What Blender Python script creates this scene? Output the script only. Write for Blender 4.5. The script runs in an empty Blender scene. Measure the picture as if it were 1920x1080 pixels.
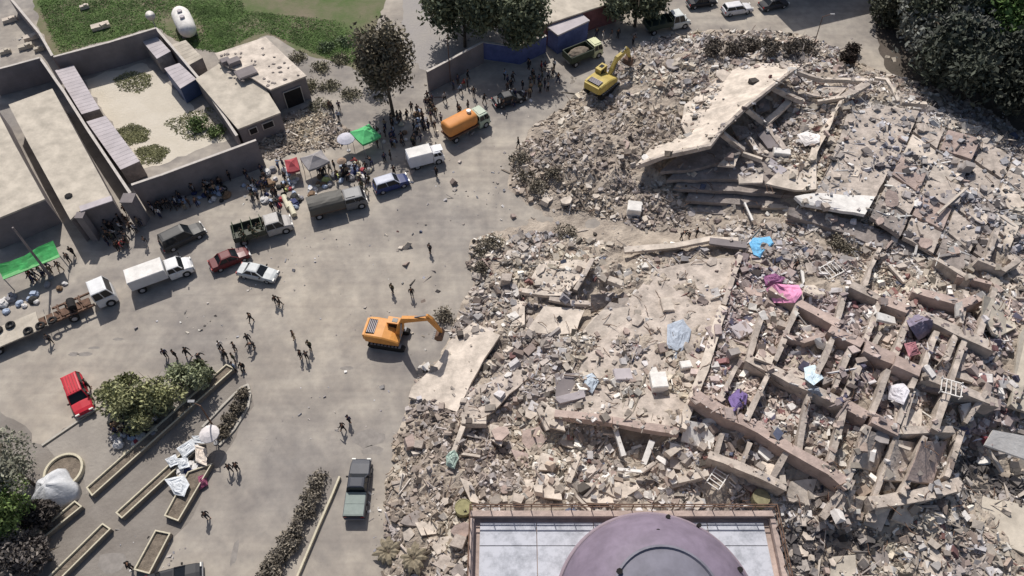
import bpy, bmesh, math, random
import numpy as np
from mathutils import Vector, Matrix, noise
from mathutils.bvhtree import BVHTree
random.seed(7); rng = np.random.default_rng(7)
R = math.radians
scn = bpy.context.scene
COL = scn.collection
# ---------------------------------------------------------------- camera
PITCH = R(54.0); H = 65.0; FPX = 1371.0          # FPX: focal length in pixels of a 1920 wide picture
cam_d = bpy.data.cameras.new('camera'); cam = bpy.data.objects.new('camera', cam_d); COL.objects.link(cam)
cam.location = (0, 0, H); cam.rotation_euler = (math.pi/2 - PITCH, 0, 0)
cam_d.sensor_width = 36; cam_d.lens = 36*FPX/1920; cam_d.clip_end = 2000; cam_d.clip_start = 0.5
scn.camera = cam
# ---------------------------------------------------------------- light
SUN_EL = R(50); SUN_TO = Vector((-0.27, 1.0, 0)).normalized()     # horizontal direction towards the sun
world = bpy.data.worlds.new('World'); scn.world = world; world.use_nodes = True
nt = world.node_tree; bg = nt.nodes['Background']
sky = nt.nodes.new('ShaderNodeTexSky'); sky.sky_type = 'NISHITA'; sky.sun_disc = False
sky.sun_elevation = SUN_EL; sky.sun_rotation = math.atan2(SUN_TO.x, SUN_TO.y); sky.dust_density = 2.5
nt.links.new(sky.outputs[0], bg.inputs[0]); bg.inputs[1].default_value = 0.084
sd = bpy.data.lights.new('sun', 'SUN'); sd.energy = 4.1; sd.angle = R(0.55); sd.color = (1.0, 0.955, 0.895)
so = bpy.data.objects.new('sun', sd); COL.objects.link(so)
sdir = Vector((SUN_TO.x*math.cos(SUN_EL), SUN_TO.y*math.cos(SUN_EL), math.sin(SUN_EL)))
so.rotation_euler = (-sdir).to_track_quat('-Z', 'Y').to_euler(); so.location = (0, 60, 90)
scn.view_settings.view_transform = 'Standard'; scn.view_settings.look = 'None'
scn.view_settings.exposure = 0.06; scn.view_settings.gamma = 1.0
# ---------------------------------------------------------------- geometry of the view: where a pixel of the photograph lies in the place
cp, sp = math.cos(PITCH), math.sin(PITCH)
def ray(px, py):
    u, v = (px-960)/FPX, (py-540)/FPX
    return Vector((u, cp - v*sp, -sp - v*cp))
def G(px, py, z=0.0):
    d = ray(px, py); t = (z-H)/d.z
    return Vector((d.x*t, d.y*t, z))
def proj(p):
    q = Vector((p[0], p[1], p[2]-H)); d = q.y*cp - q.z*sp; v = -(q.y*sp + q.z*cp)
    return 960+FPX*q.x/d, 540+FPX*v/d
# ---------------------------------------------------------------- materials
MATS = {}
def mat(name, color, rough=0.9, var=0.12, scale=2.0, bump=0.0, metallic=0.0, color2=None, tint=False, bscale=None, coat=0.0, emit=None, spec=0.3):
    if name in MATS: return MATS[name]
    m = bpy.data.materials.new(name); m.use_nodes = True; t = m.node_tree; b = t.nodes['Principled BSDF']
    b.inputs['Roughness'].default_value = rough; b.inputs['Metallic'].default_value = metallic
    b.inputs['Specular IOR Level'].default_value = spec
    if coat: b.inputs['Coat Weight'].default_value = coat; b.inputs['Coat Roughness'].default_value = 0.08
    tc = t.nodes.new('ShaderNodeTexCoord')
    n = t.nodes.new('ShaderNodeTexNoise'); n.inputs['Scale'].default_value = scale; n.inputs['Detail'].default_value = 7; n.inputs['Roughness'].default_value = 0.65
    t.links.new(tc.outputs['Object'], n.inputs['Vector'])
    rp = t.nodes.new('ShaderNodeValToRGB'); t.links.new(n.outputs['Fac'], rp.inputs[0])
    c2 = color2 or tuple(min(1, c*(1+var)) for c in color); c1 = color if color2 else tuple(c*(1-var) for c in color)
    rp.color_ramp.elements[0].position = 0.36; rp.color_ramp.elements[0].color = (*c1, 1)
    rp.color_ramp.elements[1].position = 0.64; rp.color_ramp.elements[1].color = (*c2, 1)
    out = rp.outputs[0]
    if tint:
        at = t.nodes.new('ShaderNodeAttribute'); at.attribute_name = 'tint'
        mx = t.nodes.new('ShaderNodeMix'); mx.data_type = 'RGBA'; mx.blend_type = 'MULTIPLY'; mx.inputs[0].default_value = 1
        t.links.new(out, mx.inputs[6]); t.links.new(at.outputs['Color'], mx.inputs[7]); out = mx.outputs[2]
    t.links.new(out, b.inputs['Base Color'])
    if bump:
        n2 = t.nodes.new('ShaderNodeTexNoise'); n2.inputs['Scale'].default_value = bscale or scale*4; n2.inputs['Detail'].default_value = 6
        t.links.new(tc.outputs['Object'], n2.inputs['Vector'])
        bp = t.nodes.new('ShaderNodeBump'); bp.inputs['Strength'].default_value = bump; bp.inputs['Distance'].default_value = 0.15
        t.links.new(n2.outputs['Fac'], bp.inputs['Height']); t.links.new(bp.outputs[0], b.inputs['Normal'])
    MATS[name] = m; return m
CON = (0.40, 0.355, 0.31)
def M_(k):
    D = dict(
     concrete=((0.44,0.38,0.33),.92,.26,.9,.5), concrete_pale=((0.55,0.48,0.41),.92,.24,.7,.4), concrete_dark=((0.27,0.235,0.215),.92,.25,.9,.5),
     concrete_pink=((0.42,0.33,0.29),.92,.2,.8,.5), plaster_white=((0.72,0.69,0.65),.85,.12,1.2,.2),
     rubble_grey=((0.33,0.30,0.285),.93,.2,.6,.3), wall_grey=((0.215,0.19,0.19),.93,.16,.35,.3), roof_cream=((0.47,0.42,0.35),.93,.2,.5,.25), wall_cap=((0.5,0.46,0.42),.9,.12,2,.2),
     blue_wall=((0.10,0.12,0.26),.85,.2,.8,.2), red_wall=((0.2,0.09,0.09),.9,.2,.8,.2), container_pale=((0.44,0.40,0.41),.75,.12,.5,.05),
     container_blue=((0.07,0.10,0.20),.6,.12,1,.05), dark=((0.02,0.018,0.018),.9,.2,2,0), rust=((0.14,0.085,0.06),.85,.3,3,.2), steel=((0.25,0.25,0.26),.5,.1,3,0),
     soil=((0.17,0.14,0.11),.97,.3,2,.6), rim=((0.55,0.50,0.38),.85,.1,3,.2), planter=((0.22,0.19,0.155),.9,.15,2,.3),
     bark=((0.10,0.08,0.06),.95,.3,4,.5), tyre=((0.025,0.024,0.024),.9,.2,5,0), rimmetal=((0.35,0.35,0.36),.4,.1,5,0),
     glass=((0.015,0.018,0.022),.12,.1,1,0), lamp=((0.8,0.78,0.72),.3,.05,5,0), red_lamp=((0.35,0.02,0.02),.3,.05,5,0),
     skin=((0.30,0.17,0.11),.6,.1,5,0), hair=((0.015,0.012,0.01),.8,.2,9,0), kerb=((0.42,0.39,0.34),.9,.12,3,.2),
     orange=((0.62,0.28,0.07),.5,.12,1.2,0), yellow=((0.47,0.36,0.10),.5,.15,1.2,0), green_army=((0.075,0.095,0.06),.8,.2,1.4,0))
    c, r, v, s, b = D[k]
    return mat(k, c, r, v, s, b)
# ---------------------------------------------------------------- mesh builder
class MB:
    def __init__(s): s.v = []; s.f = []
    def add(s, vs, fs):
        o = len(s.v); s.v += [tuple(v) for v in vs]; s.f += [tuple(i+o for i in f) for f in fs]; return s
    def box(s, c, size, rz=0.0, M=None):
        hx, hy, hz = size[0]/2, size[1]/2, size[2]/2
        m = M or (Matrix.Translation(c) @ Matrix.Rotation(rz, 4, 'Z'))
        vs = [m @ Vector((x, y, z)) for z in (-hz, hz) for x, y in ((-hx,-hy),(hx,-hy),(hx,hy),(-hx,hy))]
        return s.add(vs, [(0,3,2,1),(4,5,6,7),(0,1,5,4),(1,2,6,5),(2,3,7,6),(3,0,4,7)])
    def bar(s, a, b, w, h=None, up=Vector((0,0,1)), seg=1, jit=0.0):
        a, b = Vector(a), Vector(b); h = h or w; d = (b-a); L = d.length
        if L < 1e-6: return s
        d.normalize(); side = d.cross(up)
        if side.length < 1e-3: side = d.cross(Vector((0,1,0)))
        side.normalize(); u = side.cross(d)
        rings = []
        for i in range(seg+1):
            c = a + (b-a)*(i/seg)
            rings.append([c + side*(sx*w/2 + random.uniform(-jit, jit)) + u*(sz*h/2 + random.uniform(-jit, jit)) for sx, sz in ((-1,-1),(1,-1),(1,1),(-1,1))])
        return s.loft(rings)
    def loft(s, rings, cap=True):
        n = len(rings[0]); vs = [v for r in rings for v in r]; fs = []
        for i in range(len(rings)-1):
            for j in range(n): fs.append((i*n+j, i*n+(j+1) % n, (i+1)*n+(j+1) % n, (i+1)*n+j))
        if cap: fs.append(tuple(reversed(range(n)))); fs.append(tuple((len(rings)-1)*n+j for j in range(n)))
        return s.add(vs, fs)
    def cyl(s, a, b, r1, r2=None, n=12):
        a, b = Vector(a), Vector(b); r2 = r1 if r2 is None else r2; d = (b-a).normalized()
        x = d.orthogonal().normalized(); y = d.cross(x)
        ring = lambda c, r: [c + (x*math.cos(2*math.pi*k/n) + y*math.sin(2*math.pi*k/n))*r for k in range(n)]
        return s.loft([ring(a, r1), ring(b, r2)])
    def lathe(s, c, prof, n=48):
        c = Vector(c)
        return s.loft([[c + Vector((r*math.cos(2*math.pi*k/n), r*math.sin(2*math.pi*k/n), z)) for k in range(n)] for r, z in prof])
    def prism(s, pts, th, top_only=False):
        pts = [Vector(p) for p in pts]; n = len(pts)
        nr = Vector((0,0,0))
        for i in range(n): nr += pts[i].cross(pts[(i+1) % n])
        if nr.z < 0: pts.reverse()
        vs = pts + [p - Vector((0,0,th)) for p in pts]
        return s.add(vs, [tuple(range(n)), tuple(reversed(range(n, 2*n)))] + [(i, i+n, (i+1) % n+n, (i+1) % n) for i in range(n)])
    def blob(s, c, r, n=8, m=6, jit=0.1):
        rings = []
        for i in range(1, m):
            t = math.pi*i/m
            rings.append([Vector(c)+Vector((r[0]*math.sin(t)*math.cos(2*math.pi*k/n), r[1]*math.sin(t)*math.sin(2*math.pi*k/n), -r[2]*math.cos(t)))*1.0 + Vector([random.uniform(-jit, jit)*min(r) for _ in range(3)]) for k in range(n)])
        return s.loft(rings)
    def build(s, name, m, parent=None, smooth=False, recenter=None, tri=False):
        if recenter is None: recenter = parent is None
        me = bpy.data.meshes.new(name); vs = s.v; loc = None
        if recenter and vs:
            a = np.array(vs); loc = Vector(((a[:,0].min()+a[:,0].max())/2, (a[:,1].min()+a[:,1].max())/2, a[:,2].min()))
            vs = [tuple(Vector(v)-loc) for v in vs]
        me.from_pydata(vs, [], s.f); me.materials.append(m)
        if smooth: me.shade_smooth()
        o = bpy.data.objects.new(name, me); COL.objects.link(o)
        if loc: o.location = loc
        if parent: o.parent = parent
        return o
def tag(o, label=None, cat=None, group=None, kind=None):
    if label: o['label'] = label
    if cat: o['category'] = cat
    if group: o['group'] = group
    if kind: o['kind'] = kind
    return o
def thing(name, label, cat, loc=(0,0,0), rz=0.0, group=None):
    o = bpy.data.objects.new(name, None); COL.objects.link(o); o.empty_display_size = 0.3
    o.location = loc; o.rotation_euler = (0, 0, rz); return tag(o, label, cat, group)
# ---------------------------------------------------------------- the ground
def sheet(name, pts, z, m, kind='structure', n=1):
    b = MB(); b.add([(p[0], p[1], z) for p in pts], [tuple(range(len(pts)))]); o = b.build(name, m); 
    if o.data.polygons[0].normal.z < 0: o.data.flip_normals()
    return tag(o, kind=kind)
def ground_mat():
    m = bpy.data.materials.new('dusty_pavement'); m.use_nodes = True; t = m.node_tree; b = t.nodes['Principled BSDF']; b.inputs['Roughness'].default_value = .95
    tc = t.nodes.new('ShaderNodeNewGeometry')
    def nz(sc, det, lo, hi, c1, c2):
        n = t.nodes.new('ShaderNodeTexNoise'); n.inputs['Scale'].default_value = sc; n.inputs['Detail'].default_value = det; n.inputs['Roughness'].default_value = .6
        t.links.new(tc.outputs['Position'], n.inputs['Vector']); r = t.nodes.new('ShaderNodeValToRGB'); t.links.new(n.outputs['Fac'], r.inputs[0])
        r.color_ramp.elements[0].position = lo; r.color_ramp.elements[1].position = hi; r.color_ramp.elements[0].color = (*c1, 1); r.color_ramp.elements[1].color = (*c2, 1); return r.outputs[0]
    a = nz(.055, 5, .38, .62, (.275,.253,.235), (.405,.362,.31))
    c = nz(.9, 8, .35, .68, (.84,.84,.85), (1.08,1.07,1.05)); e = nz(7, 4, .30, .42, (.86,.85,.84), (1,1,1))
    mp = t.nodes.new('ShaderNodeMapping'); mp.inputs['Rotation'].default_value = (0,0,R(-38)); mp.inputs['Scale'].default_value = (.05,.9,1); t.links.new(tc.outputs['Position'], mp.inputs['Vector'])
    ns = t.nodes.new('ShaderNodeTexNoise'); ns.inputs['Scale'].default_value = 1.0; ns.inputs['Detail'].default_value = 6; ns.inputs['Distortion'].default_value = .6; t.links.new(mp.outputs[0], ns.inputs['Vector'])
    rs = t.nodes.new('ShaderNodeValToRGB'); t.links.new(ns.outputs['Fac'], rs.inputs[0]); rs.color_ramp.elements[0].position = .36; rs.color_ramp.elements[1].position = .6; rs.color_ramp.elements[0].color = (.93,.925,.925,1); rs.color_ramp.elements[1].color = (1.04,1.04,1.03,1)
    nsp = nz(.22, 7, .42, .6, (.88,.87,.86), (1.05,1.05,1.04))
    for k in (c, e, rs.outputs[0], nsp):
        x = t.nodes.new('ShaderNodeMix'); x.data_type = 'RGBA'; x.blend_type = 'MULTIPLY'; x.inputs[0].default_value = 1; t.links.new(a, x.inputs[6]); t.links.new(k, x.inputs[7]); a = x.outputs[2]
    t.links.new(a, b.inputs['Base Color']); return m
sheet('ground', [(-900,-200),(900,-200),(900,900),(-900,900)], 0.0, ground_mat())
# ---------------------------------------------------------------- the collapsed blocks: height of the heap, from measured spots
CP = [(715,1080,0),(718,990,0),(722,900,0),(735,830,0),(758,775,0),(772,735,.1),(790,690,0),(845,610,0),(862,570,0),(885,535,0),(872,490,0),(880,450,0),(930,430,0),(990,425,0),
 (1080,438,.1),(1160,448,.3),(1250,452,.5),(1320,450,.8),(1390,450,1.5),
 (950,355,0),(955,310,0),(985,250,0),(1050,205,0),(1095,165,0),(1130,130,0),(1180,90,0),(1250,68,0),(1400,58,0),(1530,70,0),(1600,115,0),(1660,140,0),(1760,170,0),(1840,200,0),(1920,250,0),(2000,290,0),
 (1000,385,0),(1080,400,0),(1150,420,0),(1210,435,0),(1290,432,.3),
 (680,1080,-2),(690,900,-2),(715,780,-2),(740,700,-2),(800,600,-2),(820,520,-2),(820,440,-2),(900,390,-2),(910,300,-2),(980,190,-2),(1060,120,-2),(1150,50,-2),(1400,20,-2),(1600,50,-2),(1720,80,-2),(1850,120,-2),(1950,180,-2),(2100,250,-2),
 (700,1200,-2),(740,1200,0),
 (1040,300,1.8),(1120,260,2.2),(1200,225,2.2),(1180,340,1.5),(1080,350,1.2),(1200,140,2.2),(1300,105,2.2),(1420,88,1.8),(1240,370,1.0),(1130,190,1.4),(1500,85,1.2),
 (1300,170,2.6),(1400,130,3.3),(1500,130,3.4),(1215,290,2.2),(1290,230,2.6),(1400,200,3.2),(1360,260,2.6),(1300,350,.6),(1360,420,.6),(1450,400,1.0),
 (1450,240,3.0),(1520,230,3.4),(1500,320,3.4),(1590,170,4.0),(1620,250,4.4),(1580,350,4.2),(1700,240,4.6),(1700,330,4.6),(1800,290,4.4),(1880,320,3.6),(1800,380,4.6),(1900,430,4.4),
 (1600,440,2.2),(1700,480,2.6),(1500,440,2.2),(1450,520,3.4),(1550,500,3.0),(1650,540,3.4),(1780,530,3.6),(1880,560,3.8),
 (1385,490,2.4),(1350,580,2.6),(1310,700,3.0),(1270,790,3.2),(1120,770,2.6),(1040,770,2.2),(1150,640,2.0),(1200,520,1.8),(1080,500,1.4),(1125,578,.2),(1000,584,.1),(960,560,.9),(1040,620,1.3),(960,480,.9),(930,540,.6),(900,590,.5),(950,650,.9),(920,720,1.0),(900,770,1.6),(860,690,.4),(1000,700,1.6),
 (980,800,.3),(960,830,.4),(1080,830,1.0),(1200,850,1.0),(880,830,1.7),(820,800,1.2),(800,900,1.3),(760,960,.9),(860,960,1.8),(780,1050,.9),(1000,900,2.4),(1150,930,2.0),(1300,930,1.8),(1400,960,1.2),
 (1420,600,4.0),(1400,700,4.2),(1330,780,4.0),(1360,860,3.4),(1500,660,4.6),(1500,780,4.6),(1600,600,4.6),(1620,720,5.0),(1700,640,5.0),(1600,830,4.6),(1700,780,4.8),(1800,680,4.6),(1750,850,3.8),(1460,900,3.4),(1560,940,3.0),(1650,930,3.0),(1700,960,2.6),
 (1850,620,4.6),(1850,740,4.2),(1820,860,.6),(1880,900,.5),(1480,1020,.8),(1600,1030,1.2),(1720,1030,1.4),(1850,970,.8),(1880,1060,.8),(1540,1075,1.0),
 (2100,400,3),(2100,700,4),(2100,950,1),(1000,1300,1),(1500,1300,1),(2000,1300,1)]
P = np.array([tuple(G(*c)) for c in CP]); n_ = len(P)
Dm = np.sqrt(((P[:,None,:2]-P[None,:,:2])**2).sum(-1)); A = np.zeros((n_+3, n_+3)); A[:n_,:n_] = Dm - .0*np.eye(n_); A[:n_,n_] = 1; A[:n_,n_+1:] = P[:,:2]; A[n_:,:n_] = A[:n_,n_:].T
W_ = np.linalg.solve(A, np.concatenate([P[:,2], np.zeros(3)]))
def hfield(X, Y):
    q = np.stack([X.ravel(), Y.ravel()], -1); out = np.zeros(len(q))
    for i in range(0, len(q), 20000):
        k = q[i:i+20000]; d = np.sqrt(((k[:,None,:]-P[None,:,:2])**2).sum(-1)); out[i:i+20000] = d @ W_[:n_] + W_[n_] + k @ W_[n_+1:]
    return out.reshape(X.shape)
gx = np.arange(-16, 92, .42); gy = np.arange(8, 104, .42); GX, GY = np.meshgrid(gx, gy); GZ = hfield(GX, GY)
nzv = np.array([noise.fractal(Vector((x*.35, y*.35, 3.1)), .8, 2.1, 4) for x, y in zip(GX.ravel(), GY.ravel())]).reshape(GX.shape)
nz2 = np.array([abs(noise.noise(Vector((x*1.1, y*1.1, 9.7)))) for x, y in zip(GX.ravel(), GY.ravel())]).reshape(GX.shape)
amp = np.clip(GZ, 0, 1.2)
GZ = GZ + nzv*.75*np.clip(amp+.15, 0, 1) + nz2*.35*amp; GZ = np.maximum(GZ, -1.0)
ny, nx = GX.shape; idx = np.arange(nx*ny).reshape(ny, nx)
fq = np.stack([idx[:-1,:-1], idx[:-1,1:], idx[1:,1:], idx[1:,:-1]], -1).reshape(-1, 4)
keep = GZ.ravel()[fq].max(1) > -.25; fq = fq[keep]
verts = np.stack([GX.ravel(), GY.ravel(), GZ.ravel()], -1)
used = np.unique(fq); remap = -np.ones(len(verts), int); remap[used] = np.arange(len(used)); verts = verts[used]; fq = remap[fq]
def fast_mesh(name, v, f, m, tint=None):
    me = bpy.data.meshes.new(name); me.vertices.add(len(v)); me.vertices.foreach_set('co', v.astype(np.float32).ravel())
    k = f.shape[1]; me.loops.add(f.size); me.loops.foreach_set('vertex_index', f.astype(np.int32).ravel())
    me.polygons.add(len(f)); me.polygons.foreach_set('loop_start', np.arange(0, f.size, k, dtype=np.int32))
    me.update(calc_edges=True); me.validate()
    if tint is not None:
        a = me.attributes.new('tint', 'FLOAT_COLOR', 'POINT'); a.data.foreach_set('color', np.concatenate([tint, np.ones((len(tint), 1))], 1).astype(np.float32).ravel())
    me.materials.append(m); me.shade_flat(); o = bpy.data.objects.new(name, me); COL.objects.link(o); return o
mound = fast_mesh('rubble_ground', verts, fq, mat('crushed_rubble', (0.25,0.21,0.175), .97, scale=.5, bump=1.0, bscale=4, color2=(0.46,0.395,0.325)))
tag(mound, kind='structure')
BV = [verts.copy()]; BF = [fq.copy()]; KEEP = [(len(fq), 1.0)]     # how readily small rubble stays on each surface
def add_col(o, k=.3):
    "let loose pieces come to rest on this object"
    o_b = Matrix.Translation(o.location) @ o.rotation_euler.to_matrix().to_4x4(); KEEP.append((KEEP[-1][0]+len(o.data.polygons), k))
    a = np.array([tuple(o_b @ v.co) for v in o.data.vertices]); off = sum(len(x) for x in BV); BV.append(a); BF.append([tuple(i+off for i in p.vertices) for p in o.data.polygons])
def make_tree():
    global TREE
    V = [tuple(v) for a in BV for v in a]; F = [tuple(int(i) for i in f) for a in BF for f in a]
    V += [(-900,-200,0),(900,-200,0),(900,900,0),(-900,900,0)]; k = len(V)-4; F.append((k,k+1,k+2,k+3))
    TREE = BVHTree.FromPolygons(V, F)
make_tree()
CAMP = Vector((0,0,H))
def S(px, py, dz=0.0):
    "the spot on the ground or heap seen at a pixel of the photograph"
    h = TREE.ray_cast(CAMP, ray(px, py).normalized()); p = h[0] if h[0] else G(px, py); return p + Vector((0,0,dz))
import bisect
def keep_at(x, y):
    h = TREE.ray_cast(Vector((x, y, 60)), Vector((0,0,-1)))
    if not h[0]: return 0, 0.0
    i = bisect.bisect_right([a for a, _ in KEEP], h[2]); return h[0].z, (KEEP[i][1] if i < len(KEEP) else 1.0)
def down(x, y):
    h = TREE.ray_cast(Vector((x, y, 60)), Vector((0,0,-1))); return (h[0], h[1]) if h[0] else (Vector((x,y,0)), Vector((0,0,1)))
# ================================================================ the ruins: slabs, beams, walls
def ragged(pts, step=1.1, jit=.16):
    out = []; n = len(pts)
    for i in range(n):
        a, b = pts[i], pts[(i+1) % n]; L = (b-a).length; k = max(1, int(L/step)); out.append(a)
        d = (b-a).normalized() if L > 0 else Vector((1,0,0)); nrm = Vector((-d.y, d.x, 0))
        for j in range(1, k): out.append(a + (b-a)*(j/k) + nrm*random.uniform(-jit, jit))
    return out
def slab(label, pts, th=.3, m='concrete', name='concrete_slab', cat='slab', z=None, jit=.16, dz=None, group=None, col=True):
    w = []
    for p in pts:
        if len(p) == 3: w.append(G(*p))
        elif z is not None: w.append(G(p[0], p[1], z))
        else: w.append(S(p[0], p[1], dz or .15))
    b = MB(); b.prism(ragged(w, jit=jit), th); o = b.build(name, M_(m)); tag(o, label, cat, group)
    if col: add_col(o, .15)
    return o
def beam(label, pts, w=.6, h=.6, m='concrete', name='concrete_beam', cat='beam', dz=.1, z=None, jit=.05, group=None, col=True):
    "a fallen beam running through the given spots"
    q = []
    for p in pts: q.append(G(*p) if len(p) == 3 else (G(p[0], p[1], z) if z is not None else S(p[0], p[1], dz)))
    b = MB(); rings = []
    fine = []
    for i in range(len(q)-1):
        k = max(1, int((q[i+1]-q[i]).length/1.3))
        fine += [q[i].lerp(q[i+1], j/k) for j in range(k)]
    fine.append(q[-1])
    for i, c in enumerate(fine):
        d = (fine[min(i+1, len(fine)-1)] - fine[max(i-1, 0)]).normalized(); s_ = d.cross(Vector((0,0,1))).normalized(); u = s_.cross(d)
        rings.append([c + s_*(sx*w/2+random.uniform(-jit, jit)) + u*(sz*h/2+random.uniform(-jit, jit)) for sx, sz in ((-1,-1),(1,-1),(1,1),(-1,1))])
    b.loft(rings); o = b.build(name, M_(m)); tag(o, label, cat, group)
    if col: add_col(o, .14)
    return o
# --- upper block: the long roof slab that slid to the left, over a stack of pancaked floors
slab('largest pale roof slab, tilted left and bent over the pancaked floors', [(1192,310,3.4),(1218,278,3.0),(1288,255,3.2),(1276,231,3.0),(1284,196,3.0),(1343,150,3.4),(1384,126,3.8),(1424,118,4.6),(1507,120,7.0),(1486,134,7.3),(1400,199,7.2),(1352,243,6.9),(1330,271,6.5),(1242,292,5.0)], .3, 'concrete_pale', name='roof_slab', jit=.1)
beam('upstand edge beam along the right side of the tilted roof slab', [(1487,133,7.35),(1400,200,7.25),(1352,245,6.9),(1331,274,6.5),(1243,294,5.0),(1195,312,3.4)], .35, .6, 'concrete', jit=.03)
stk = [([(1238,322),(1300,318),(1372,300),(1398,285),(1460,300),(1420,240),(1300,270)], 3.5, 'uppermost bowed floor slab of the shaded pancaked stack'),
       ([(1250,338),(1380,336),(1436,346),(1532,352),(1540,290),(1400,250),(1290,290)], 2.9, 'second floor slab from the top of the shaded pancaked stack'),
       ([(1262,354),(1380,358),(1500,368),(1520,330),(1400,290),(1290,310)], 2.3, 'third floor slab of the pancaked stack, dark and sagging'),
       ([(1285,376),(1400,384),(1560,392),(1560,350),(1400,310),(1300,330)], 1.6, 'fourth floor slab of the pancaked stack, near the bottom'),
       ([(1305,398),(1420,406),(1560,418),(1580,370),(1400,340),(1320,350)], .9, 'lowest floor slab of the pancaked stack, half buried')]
for pts, z, lb in stk: slab(lb, [(x, y, z + (x-1400)*.004) for x, y in pts], .5, 'concrete_dark', name='floor_slab', jit=.12)  # darker concrete stands in for the shade under the roof slab
for i, (a, b_, w, lb) in enumerate([
    ((1449,165,6.6),(1506,191,4.6),.6,'rib beam fallen from the upper end of the tilted roof slab'),
    ((1400,205,6.6),(1434,232,4.4),.6,'rib beam under the middle of the tilted roof slab'),
    ((1354,250,6.3),(1394,282,4.2),.6,'rib beam under the bend of the tilted roof slab'),
    ((1480,190,4.6),(1434,234,4.4),.75,'thick pale crossing rib beside the white blanket'),
    ((1436,236,4.3),(1470,282,4.0),.7,'dusty rib leading down to the white box in the coffers'),
    ((1584,183,5.2),(1532,192,4.7),.4,'thin pale beam pointing at the tall standing wall strip'),
    ((1492,136,6.6),(1538,150,5.4),.4,'pale beam at the very top of the broken coffers'),
    ((1538,149,5.4),(1627,153,5.4),.45,'long pale beam along the far edge of the coffers'),
    ((1626,158,5.3),(1580,184,5.2),.9,'wide short beam linking the far corner and the wall strip'),
    ((1690,192,5.0),(1736,197,4.9),.55,'bright short beam beside the bent pipe'),
    ((1402,260,4.3),(1424,290,4.1),.6,'grey rib standing on edge left of the white box'),
    ((1392,288,4.1),(1428,300,3.9),.35,'slim rib lying in front of the pale torn slab')]):
    beam(lb, [a, b_], w, .55, 'concrete_pale' if i % 2 else 'concrete', dz=0, jit=.06)
slab('long pale wall strip standing steeply between coffers and grey rubble', [(1583,186,5.7),(1570,205,5.6),(1556,240,5.5),(1540,270,5.2),(1530,300,5.0),(1510,306,4.6),(1528,262,4.7),(1543,240,4.8),(1560,210,5.1),(1574,188,5.4)], .5, 'concrete_pale', name='wall_strip', cat='wall piece')
slab('flat pale floor piece with a small hole at the foot of the wall strip', [(1478,312,4.5),(1532,300,4.7),(1531,354,4.3),(1490,356,4.2),(1436,344,4.1),(1450,330,4.2)], .3, 'concrete_pale')
slab('pale torn slab like a boomerang below the coffers', [(1384,326,3.9),(1395,336,3.9),(1432,316,4.2),(1430,342,4.0),(1386,344,3.7)], .25, 'concrete_pale', jit=.05)
slab('pale pointed slab leaning under the bend of the roof slab', [(1346,310,3.9),(1360,295,4.2),(1388,285,4.4),(1378,312,4.1)], .25, 'concrete_pale', jit=.05)
slab('grey slab tipped beneath the second coffer from the left', [(1368,232,4.2),(1400,238,4.3),(1410,252,4.1),(1386,262,3.9)], .25, 'concrete_dark', jit=.05)
slab('grey slab hanging in the coffer below the roof slab edge', [(1412,180,4.6),(1440,178,4.6),(1444,205,4.3),(1418,212,4.2)], .25, 'concrete_dark', jit=.05)
slab('square brownish floor field behind the white blanket', [(1534,160,4.9),(1590,162,5.0),(1568,184,4.9),(1520,180,4.7)], .25, 'concrete', jit=.05)
slab('blue-grey tilted panel below the white box', [(1434,302,4.4),(1445,296,4.7),(1476,318,4.5),(1462,330,4.2)], .25, 'container_pale', jit=.03)
slab('smooth grey slab wedge under the crossing rib', [(1420,252,4.2),(1436,242,4.4),(1462,276,4.2),(1440,278,4.0)], .25, 'wall_grey', jit=.05)
# decks of the upper block, cut by dark cracks
D = [('grey littered deck of the upper block left of the first crack', [(1650,196,5.6),(1724,208,5.5),(1700,262,5.3),(1622,402,4.6),(1560,385,4.4),(1530,360,4.3),(1560,300,5.0),(1588,215,5.6)], 'concrete'),
     ('bright white deck corner at the front of the upper block', [(1490,368,4.55),(1530,362,4.75),(1641,368,4.9),(1622,402,4.8),(1560,392,4.5),(1505,382,4.3)], 'plaster_white'),
     ]
for lb, pts, m in D: slab(lb, pts, .42, m, name='floor_slab', jit=.08)
CR = [((1730,208),(1628,408)),((1776,240),(1690,446)),((1842,258),(1752,478)),((1900,292),(1802,520)),((1955,335),(1856,556)),((2010,380),(1905,600))]
CN = ['first column right of the long dark crack','second column right of the long dark crack','third column right of the long dark crack','fourth column, close to the right border','fifth column, cut by the right border']
RN = ['topmost','second from top','third from top','fourth from top','lowest']
for ci in range(5):
    (a0,a1),(b0,b1) = CR[ci], CR[ci+1]
    for ri in range(5):
        f0, f1 = ri/5+.012, (ri+1)/5-.012; q = lambda L_, f, s_: (L_[0]+s_*0, L_[1])
        def pt(e, f, off): 
            p0, p1 = CR[e]; return (p0[0]+(p1[0]-p0[0])*f+off, p0[1]+(p1[1]-p0[1])*f+off*.3)
        z0 = 5.6-f0*.5-ci*.25; tl = random.uniform(-.3,.45); tr = random.uniform(-.3,.3); dr = .35*(ri == 4)
        m = random.choice(['concrete','concrete','concrete_pale','concrete_pink','concrete_dark'])
        pts = [(*pt(ci,f0,3), z0+tl-dr),(*pt(ci+1,f0,-3), z0+tl+tr-dr),(*pt(ci+1,f1,-3), z0-.35+tr-tl*.3-dr),(*pt(ci,f1,3), z0-.35-tl*.3-dr)]
        slab(f'{RN[ri]} deck tile in the {CN[ci]}', pts, .5, m, name='floor_slab', jit=.07, group='tilted deck tiles of the upper block')
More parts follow.
